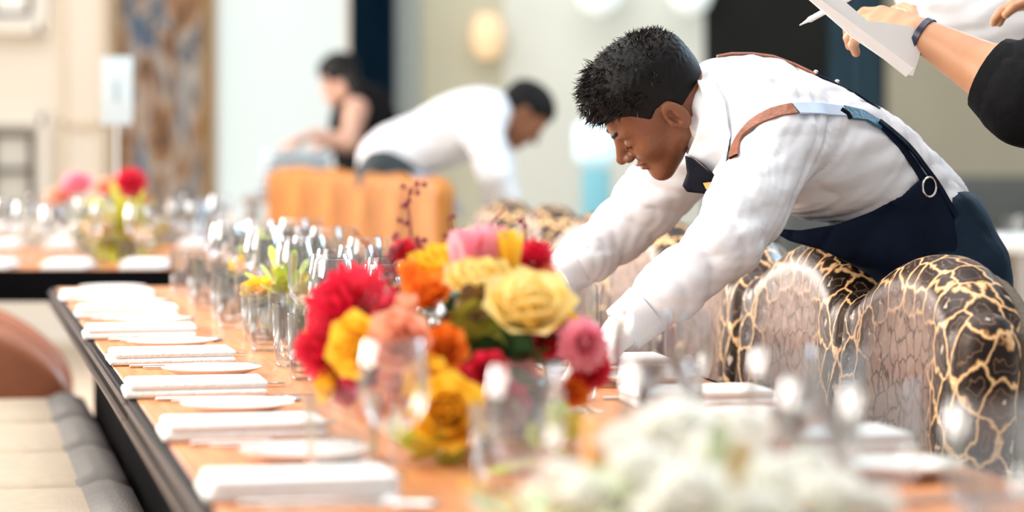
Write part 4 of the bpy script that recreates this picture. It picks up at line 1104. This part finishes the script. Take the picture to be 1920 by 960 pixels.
def petal(mb, base, dirv, nrm, L, Wd, cup=.4, tip=.25, curlb=.0, n=6, mI=5):
    dirv = dirv/np.linalg.norm(dirv); nrm = nrm-dirv*(nrm@dirv); nrm /= np.linalg.norm(nrm)+1e-9; s = np.cross(dirv, nrm); g = []
    for i in range(n+1):
        u = i/n; w = Wd*.5*math.sin(math.pi*min(u*(1-tip*.5)+.08, 1))**.6*(1 if u < 1 else .35)
        out = cup*L*(u**1.5)-curlb*L*max(u-.6, 0)**2*3
        row = []
        for j in range(mI+1):
            v = j/mI*2-1
            row.append(base+dirv*L*u+s*w*v+nrm*(out+cup*w*v*v*.9))
        g.append(row)
    mb.patch(g)
def rose(r, seed, m, name, parent, c, axis, openn=1.0):
    rn_ = random.Random(seed); mb = MB(); axis = np.array(axis, float); axis /= np.linalg.norm(axis)
    a1 = np.cross(axis, [0.3, 1, .2]); a1 /= np.linalg.norm(a1); a2 = np.cross(axis, a1); c = np.array(c, float)
    layers = [(4, .04, 1.0, .5), (5, .14, .98, .6), (5, .30, .92, .75), (6, .50, .82, .85), (7, .85, .62, .90)]
    for li, (n, rad, hgt, wd) in enumerate(layers):
        for k in range(n):
            a = 2*math.pi*(k/n+li*.17)+rn_.uniform(-.2, .2); o = a1*math.cos(a)+a2*math.sin(a)
            dv = axis*hgt+o*rad*openn+a1*rn_.uniform(-.08, .08)
            petal(mb, c-axis*r*.55+o*r*(.05+.07*li), dv, -o*1.0+axis*.1, r*(.98+.02*li)*rn_.uniform(.94, 1.06), r*(wd+.35), cup=.26-.02*li, tip=.1, curlb=.30*(li/4))
    return mb.build(name, m, parent)
def spiky(r, seed, m, name, parent, c, axis, n=90):
    rn_ = random.Random(seed); mb = MB(); axis = np.array(axis, float); axis /= np.linalg.norm(axis); c = np.array(c, float)
    for k in range(n):
        u = 1-(k+.5)/n*1.35; th = k*2.39996; s_ = math.sqrt(max(1-u*u, 0))
        a1 = np.cross(axis, [0.3, 1, .2]); a1 /= np.linalg.norm(a1); a2 = np.cross(axis, a1)
        d = axis*u+a1*math.cos(th)*s_+a2*math.sin(th)*s_; d /= np.linalg.norm(d)
        up = axis if abs(d@axis) < .9 else a1
        petal(mb, c+d*r*.15, d, up, r*rn_.uniform(.75, 1.0), r*.28, cup=.18, tip=.9, n=4, mI=2)
    return mb.build(name, m, parent)
def tulip(h, r, m, name, parent, c, axis, seed=0):
    mb = MB(); axis = np.array(axis, float); axis /= np.linalg.norm(axis); c = np.array(c, float)
    a1 = np.cross(axis, [0.3, 1, .2]); a1 /= np.linalg.norm(a1); a2 = np.cross(axis, a1)
    for k in range(6):
        a = 2*math.pi*k/6+seed; o = a1*math.cos(a)+a2*math.sin(a)
        petal(mb, c-axis*h*.5+o*r*.3, axis*1+o*.12, -o, h, r*1.5, cup=-.05 if k % 2 else .05, tip=.6)
    return mb.build(name, m, parent)
def leafspray(mb, c, r, n, seed, L=.05, Wd=.02, flat=.6):
    rn_ = random.Random(seed)
    for k in range(n):
        d = np.array([rn_.gauss(0, 1), rn_.gauss(0, 1), rn_.gauss(.2, flat)]); d /= np.linalg.norm(d)
        petal(mb, np.array(c)+d*r*rn_.uniform(.1, .7), d, np.array([rn_.gauss(0, .4), rn_.gauss(0, .4), 1]), L*rn_.uniform(.7, 1.2), Wd*rn_.uniform(.7, 1.2), cup=.15, tip=.7, n=5, mI=2)
    return mb
def twig(mb, pts, r0, r1, berries=0, seed=0, br=.004):
    rn_ = random.Random(seed); n = len(pts); mb.tube(pts, list(np.linspace(r0, r1, n)), 6)
    for k in range(berries):
        u = rn_.uniform(.0, .9)*(n-1); i = int(u); q = np.array(pts[i])*(1-(u-i))+np.array(pts[min(i+1, n-1)])*(u-i)
        mb.ball(q+np.array([rn_.gauss(0, .009), rn_.gauss(0, .009), rn_.gauss(0, .006)]), br, 7, 5)
    return mb

base = T(3.36, .42, TOP)
ca = thing('flower_centrepiece', 'large centrepiece of yellow, red, orange and peach flowers in the middle of the table', 'flowers', base)
def L_(x, y, d): return P(x, y, d)-base
MB().lathe([(0, 0), (.05, 0), (.065, .02), (.075, .065), (.07, .07), (.06, .03), (0, .02)], 28).build('bowl', mat('dark_green_ceramic', (.02, .035, .02), .3, noise=.3), ca)
fo = MB(); leafspray(fo, (0, 0, .105), .11, 170, 3, .06, .035, .3); leafspray(fo, L_(960, 680, 3.2), .04, 34, 33, .05, .03, .3); leafspray(fo, L_(890, 800, 3.15), .04, 26, 34, .05, .03, .3); fo.build('foliage', GRN, ca)
fo = MB(); leafspray(fo, L_(935, 620, 3.25), .03, 16, 5, .06, .04); leafspray(fo, L_(860, 840, 3.1), .05, 20, 7, .05, .025); leafspray(fo, L_(800, 860, 3.05), .04, 14, 9, .05, .025)
leafspray(fo, L_(1030, 850, 3.0), .05, 14, 19, .05, .025)
fo.build('light_foliage', LIME, ca)['kind'] = 'stuff'
fo = MB(); leafspray(fo, L_(868, 592, 3.22), .02, 14, 15, .032, .02); fo.build('dried_leaves', BRN, ca)
front = (-.1, -1, .45)
rs = [(990, 570, 3.18, 84, CRM, (.1, -.7, .8)), (895, 520, 3.26, 64, CRM, (0, -.5, .9)), (822, 490, 3.36, 54, YEL, (-.1, -.5, .9)), (665, 648, 3.12, 60, YEL, (-.5, -1, .2)), (748, 640, 3.08, 62, PEA, (-.1, -1, .3)),
      (835, 652, 3.10, 45, ORG, (.0, -1, .4)), (915, 694, 3.12, 38, RED, (.2, -1, .3)), (838, 772, 3.02, 72, YEL, (.1, -1, .3)), (800, 712, 3.06, 48, YEL, (-.2, -1, .5)), (628, 560, 3.3, 34, YEL, (-.6, -.6, .6)),
      (800, 545, 3.28, 50, ORG, (-.2, -.7, .8)), (1060, 600, 3.26, 34, YEL, (.6, -.6, .5)), (700, 760, 3.1, 36, ORG, (-.4, -1, .1)), (610, 720, 3.2, 34, YEL, (-.9, -.6, .1)), (950, 760, 3.1, 45, MAG, (.3, -1, .1)), (880, 600, 3.34, 40, ORG, (0, -.8, .8)), (1078, 735, 3.18, 30, ORG, (.5, -1, .2)), (745, 720, 3.1, 40, PEA, (-.3, -1, .1)), (870, 720, 3.14, 34, RED, (0, -1, .2)), (700, 570, 3.22, 36, PNK, (-.2, -.7, .7)), (870, 800, 3.02, 40, YEL, (.3, -1, 0)), (980, 700, 3.2, 30, PNK, (.3, -1, .1)), (1030, 640, 3.2, 34, RED, (.4, -.9, .3)), (930, 480, 3.38, 34, ORG, (.1, -.2, 1)), (580, 640, 3.25, 28, YEL, (-1, -.5, .2)), (650, 720, 3.2, 40, RED, (-.7, -.9, 0))]
for i, (x, y, d, r, m, ax) in enumerate(rs): rose(r*d/FPX*.98, i, m, 'rose', ca, L_(x, y, d), ax, .95)
for i, (x, y, d, r, m, ax) in enumerate([(668, 590, 3.24, 90, RED, (-.4, -.8, .5)), (618, 655, 3.22, 62, RED, (-.7, -.8, .1)), (1000, 492, 3.36, 44, RED, (.3, -.3, 1)), (1088, 645, 3.16, 50, PNK, (.6, -.9, .2)), (690, 700, 3.16, 50, MAG, (-.5, -.9, 0)), (1100, 690, 3.2, 45, RED, (.8, -.6, .1)), (760, 480, 3.4, 34, RED, (-.1, -.2, 1))]):
    spiky(r*d/FPX, 40+i, m, 'dahlia', ca, L_(x, y, d), ax, 110)
for i, (x, y, d, h, r, m, ax) in enumerate([(874, 492, 3.30, 125, 30, PNK, (-.05, 0, 1)), (917, 482, 3.31, 120, 30, PNK, (.12, 0, 1)), (955, 490, 3.3, 120, 18, YEL, (.02, 0, 1)), (760, 590, 3.2, 80, 20, PEA, (.1, -.4, 1)), (1020, 520, 3.4, 50, 18, ORG, (.4, 0, 1)), (770, 520, 3.3, 70, 18, ORG, (-.3, 0, 1))]):
    tulip(h*d/FPX, r*d/FPX, m, 'lily_bud', ca, L_(x, y, d), ax, i)
tw = [([(766, 560), (764, 500), (770, 440), (764, 385), (770, 352), (786, 352)], 3.42, 20), ([(745, 560), (716, 500), (690, 460), (662, 432)], 3.4, 4), ([(858, 500), (850, 450), (840, 408)], 3.42, 3), ([(885, 500), (892, 450), (925, 415), (948, 388)], 3.42, 3), ([(905, 470), (940, 420), (930, 410)], 3.44, 2), ([(985, 500), (985, 440), (980, 405)], 3.46, 2), ([(740, 590), (712, 540), (690, 510)], 3.3, 2), ([(770, 520), (790, 470), (782, 440)], 3.4, 18), ([(740, 530), (740, 480), (750, 455)], 3.38, 16)]
for i, (pp, d, nb2) in enumerate(tw):
    twig(MB(), [L_(x, y, d) for x, y in pp], .0028, .0012, nb2, i, .0040).build('berry_twig', TWG if i not in (6,) else ORG, ca)

def low_arr(label, loc, items, leafm, seed, r=.07, n=60, h=.08, group=None, L=.045, bowlr=.05):
    t = thing('flower_arrangement', label, 'flowers', loc, group=group)
    MB().lathe([(0, 0), (bowlr*.7, 0), (bowlr, .04), (bowlr, .055), (bowlr*.9, .05), (0, .04)], 20).build('bowl', mat('small_glass_bowl', (.3, .32, .25), .2, noise=.1), t)
    fo = MB(); leafspray(fo, (0, 0, h), r, n, seed, L, L*.4, .8); fo.build('foliage', leafm, t)
    for i, (dx, dy, dz, rr_, m, kind) in enumerate(items):
        (rose if kind == 'rose' else spiky)(rr_, seed+i, m, kind if kind == 'rose' else 'dahlia', t, (dx, dy, dz), (dx*3, -.6, .8))
    return t
G = 'low arrangements along the table'
low_arr('low yellow green arrangement among the glasses just left of the centrepiece', T(4.05, .40, TOP), [(-.05, -.02, .10, .030, YEL, 'rose'), (.04, -.03, .08, .028, YEL, 'rose'), (0, 0, .13, .025, CRM, 'rose')], LIME, 101, group=G)
low_arr('low yellow green sprigs beside the glasses at the centrepiece\'s left', T(3.75, .33, TOP), [(-.03, -.02, .06, .022, YEL, 'rose'), (.03, .02, .05, .02, YEL, 'rose')], LIME, 171, .05, 40, .05, G, .035, .03)
low_arr('low yellow green arrangement halfway down the far half of the table', T(4.95, .36, TOP), [(-.05, -.02, .09, .030, YEL, 'rose'), (.05, 0, .1, .028, YEL, 'rose')], LIME, 121, group=G)
low_arr('low yellow green arrangement near the far end of the long table', T(5.8, .42, TOP), [(-.04, -.02, .09, .028, YEL, 'rose')], LIME, 131, group=G)
G2 = 'arrangements on the far table'
low_arr('yellow and lime arrangement at the right of the far table', (pxz(225, 7.7), 7.7, TOP), [(-.05, -.06, .10, .045, YEL, 'rose'), (.06, -.05, .08, .035, YEL, 'rose')], YLEAF, 141, .13, 150, .07, G2, .07)
low_arr('tall red flower rising above the far table glasses', (pxz(246, 8.1), 8.1, TOP), [(0, -.02, .21, .05, RED, 'spiky'), (.02, -.02, .16, .04, MAG, 'spiky')], GRN, 151, .05, 30, .10, G2)
low_arr('pink and peach arrangement at the left of the far table', (pxz(165, 8.2), 8.2, TOP), [(-.03, -.02, .21, .05, PNK, 'rose'), (.06, 0, .20, .04, PEA, 'rose'), (-.09, 0, .17, .045, PEA, 'rose')], GRN, 161, .05, 30, .08, G2)
# foreground white arrangement
nb0 = T(2.22, .40, TOP)
fa = thing('flower_arrangement', 'blurred white and pale green arrangement closest to the camera', 'flowers', nb0)
def N_(x, y, d): return P(x, y, d)-nb0
MB().lathe([(0, 0), (.08, 0), (.10, .04), (.10, .05), (.08, .04), (0, .03)], 24).build('bowl', mat('dark_green_ceramic', (.02, .035, .02), .3), fa)
fo = MB(); leafspray(fo, N_(1330, 1030, 2.15), .16, 40, 3, .05, .025, .1); leafspray(fo, N_(1000, 985, 2.25), .06, 20, 4, .04, .02, .1); fo.build('foliage', PALEG, fa)
for i, (x, y, d, r) in enumerate([(1280, 812, 2.35, 92), (1210, 880, 2.2, 70), (1360, 860, 2.25, 80), (1460, 905, 2.2, 70), (1560, 930, 2.15, 68), (1640, 945, 2.15, 50), (1110, 925, 2.2, 60), (1300, 925, 2.1, 80), (1010, 935, 2.3, 40), (1430, 960, 2.1, 60), (1240, 965, 2.1, 60), (1520, 880, 2.3, 56), (1400, 800, 2.45, 50), (1170, 830, 2.35, 50), (1060, 890, 2.3, 42)]):
    rose(r*d/FPX, 200+i, WHT, 'rose', fa, N_(x, y, d), (.1, -.5, .8))
for i, (x, y, d, r) in enumerate([(960, 945, 2.3, 26), (890, 920, 2.35, 24)]): rose(r*d/FPX, 230+i, YEL, 'small_rose', fa, N_(x, y, d), (.1, -.5, .8))
for i, (kind, x, d, lb) in enumerate([('wine_glass', 985, 2.45, 'blurred wine glass in front of the centrepiece\'s right half'), ('wine_glass', 1535, 2.35, 'blurred wine glass in front of the second velvet chair'), ('wine_glass', 1650, 2.28, 'blurred wine glass in front of the nearest velvet chair'),
        ('tumbler', 1415, 2.7, 'wide rimmed tumbler behind the white roses'), ('wine_glass', 738, 2.75, 'wine glass standing close before the yellow roses'), ('wine_glass', 1235, 2.5, 'wine glass before the waiter\'s near glove'), ('tumbler', 640, 2.9, 'tumbler at the lower left of the centrepiece')]):
    put(kind, (pxz(x, d), d, Z), 0, lb, 'glass', 'glasses nearest the camera')
# candle holder, foreground
cb = T(2.38, .30, TOP); q = P(1115, 800, 2.38)
cs = thing('candle_holder', 'gold candle holder with amber candle in front of the centrepiece', 'candle', (q[0], 2.38, TOP))
MB().lathe([(0, 0), (.028, 0), (.030, .004), (.010, .012), (.006, .03), (.010, .05), (.006, .07), (.014, .082), (.014, .09), (0, .09)], 20).build('stem', BRASS, cs)
MB().lathe([(0, .09), (.011, .09), (.011, .128), (.004, .131), (0, .131)], 16).build('candle', mat('amber_wax', (.90, .50, .20), .5, noise=.1), cs)
bw = MB().lathe([(0, 0), (.018, 0), (.03, .018), (.036, .04), (.034, .04), (.027, .018), (0, .006)], 24).build('bowl', mat('slate_ceramic', (.05, .055, .06), .4, noise=.2), loc=tuple(P(1172, 0, 2.62)*[1, 1, 0]+[0, 0, TOP]))
tag(bw, 'small dark slate bowl beside the gold candle holder', 'bowl')

# ------------------------------------------------------------------ table sign on stand at the left
sg = P(219, 170, 8.6)
st = thing('table_sign', 'white table number card on a slim stand above the far table', 'sign', (sg[0], 8.6, TOP))
MB().lathe([(0, 0), (.05, 0), (.05, .006), (.004, .012), (.004, zz(235, 8.6)-TOP)], 16).build('pole', mat('white_metal', (.8, .85, .85), .4, noise=.02), st)
MB().box((0, 0, sg[2]-TOP), (58*8.6/FPX, .006, 128*8.6/FPX), bev=.001).build('card', mat('white_card', (.52, .63, .67), .6, noise=.01), st)
MB().box((0, -.005, sg[2]-TOP), (.014, .002, .07)).build('printed_numeral', mat('pale_grey_print', (.30, .42, .46), .6, noise=.05), st)
# pale blue object near the window foot
bc = MB().box((0, 0, .42), (.10, .3, .84), bev=.05).build('blue_chair_back', mat('steel_blue_fabric', (.13, .25, .36), .8, noise=.2), loc=(pxz(390, 11), 11, 0))
bc.name = 'upright_case'; tag(bc, 'steel blue upright case standing below the window edge', 'case')
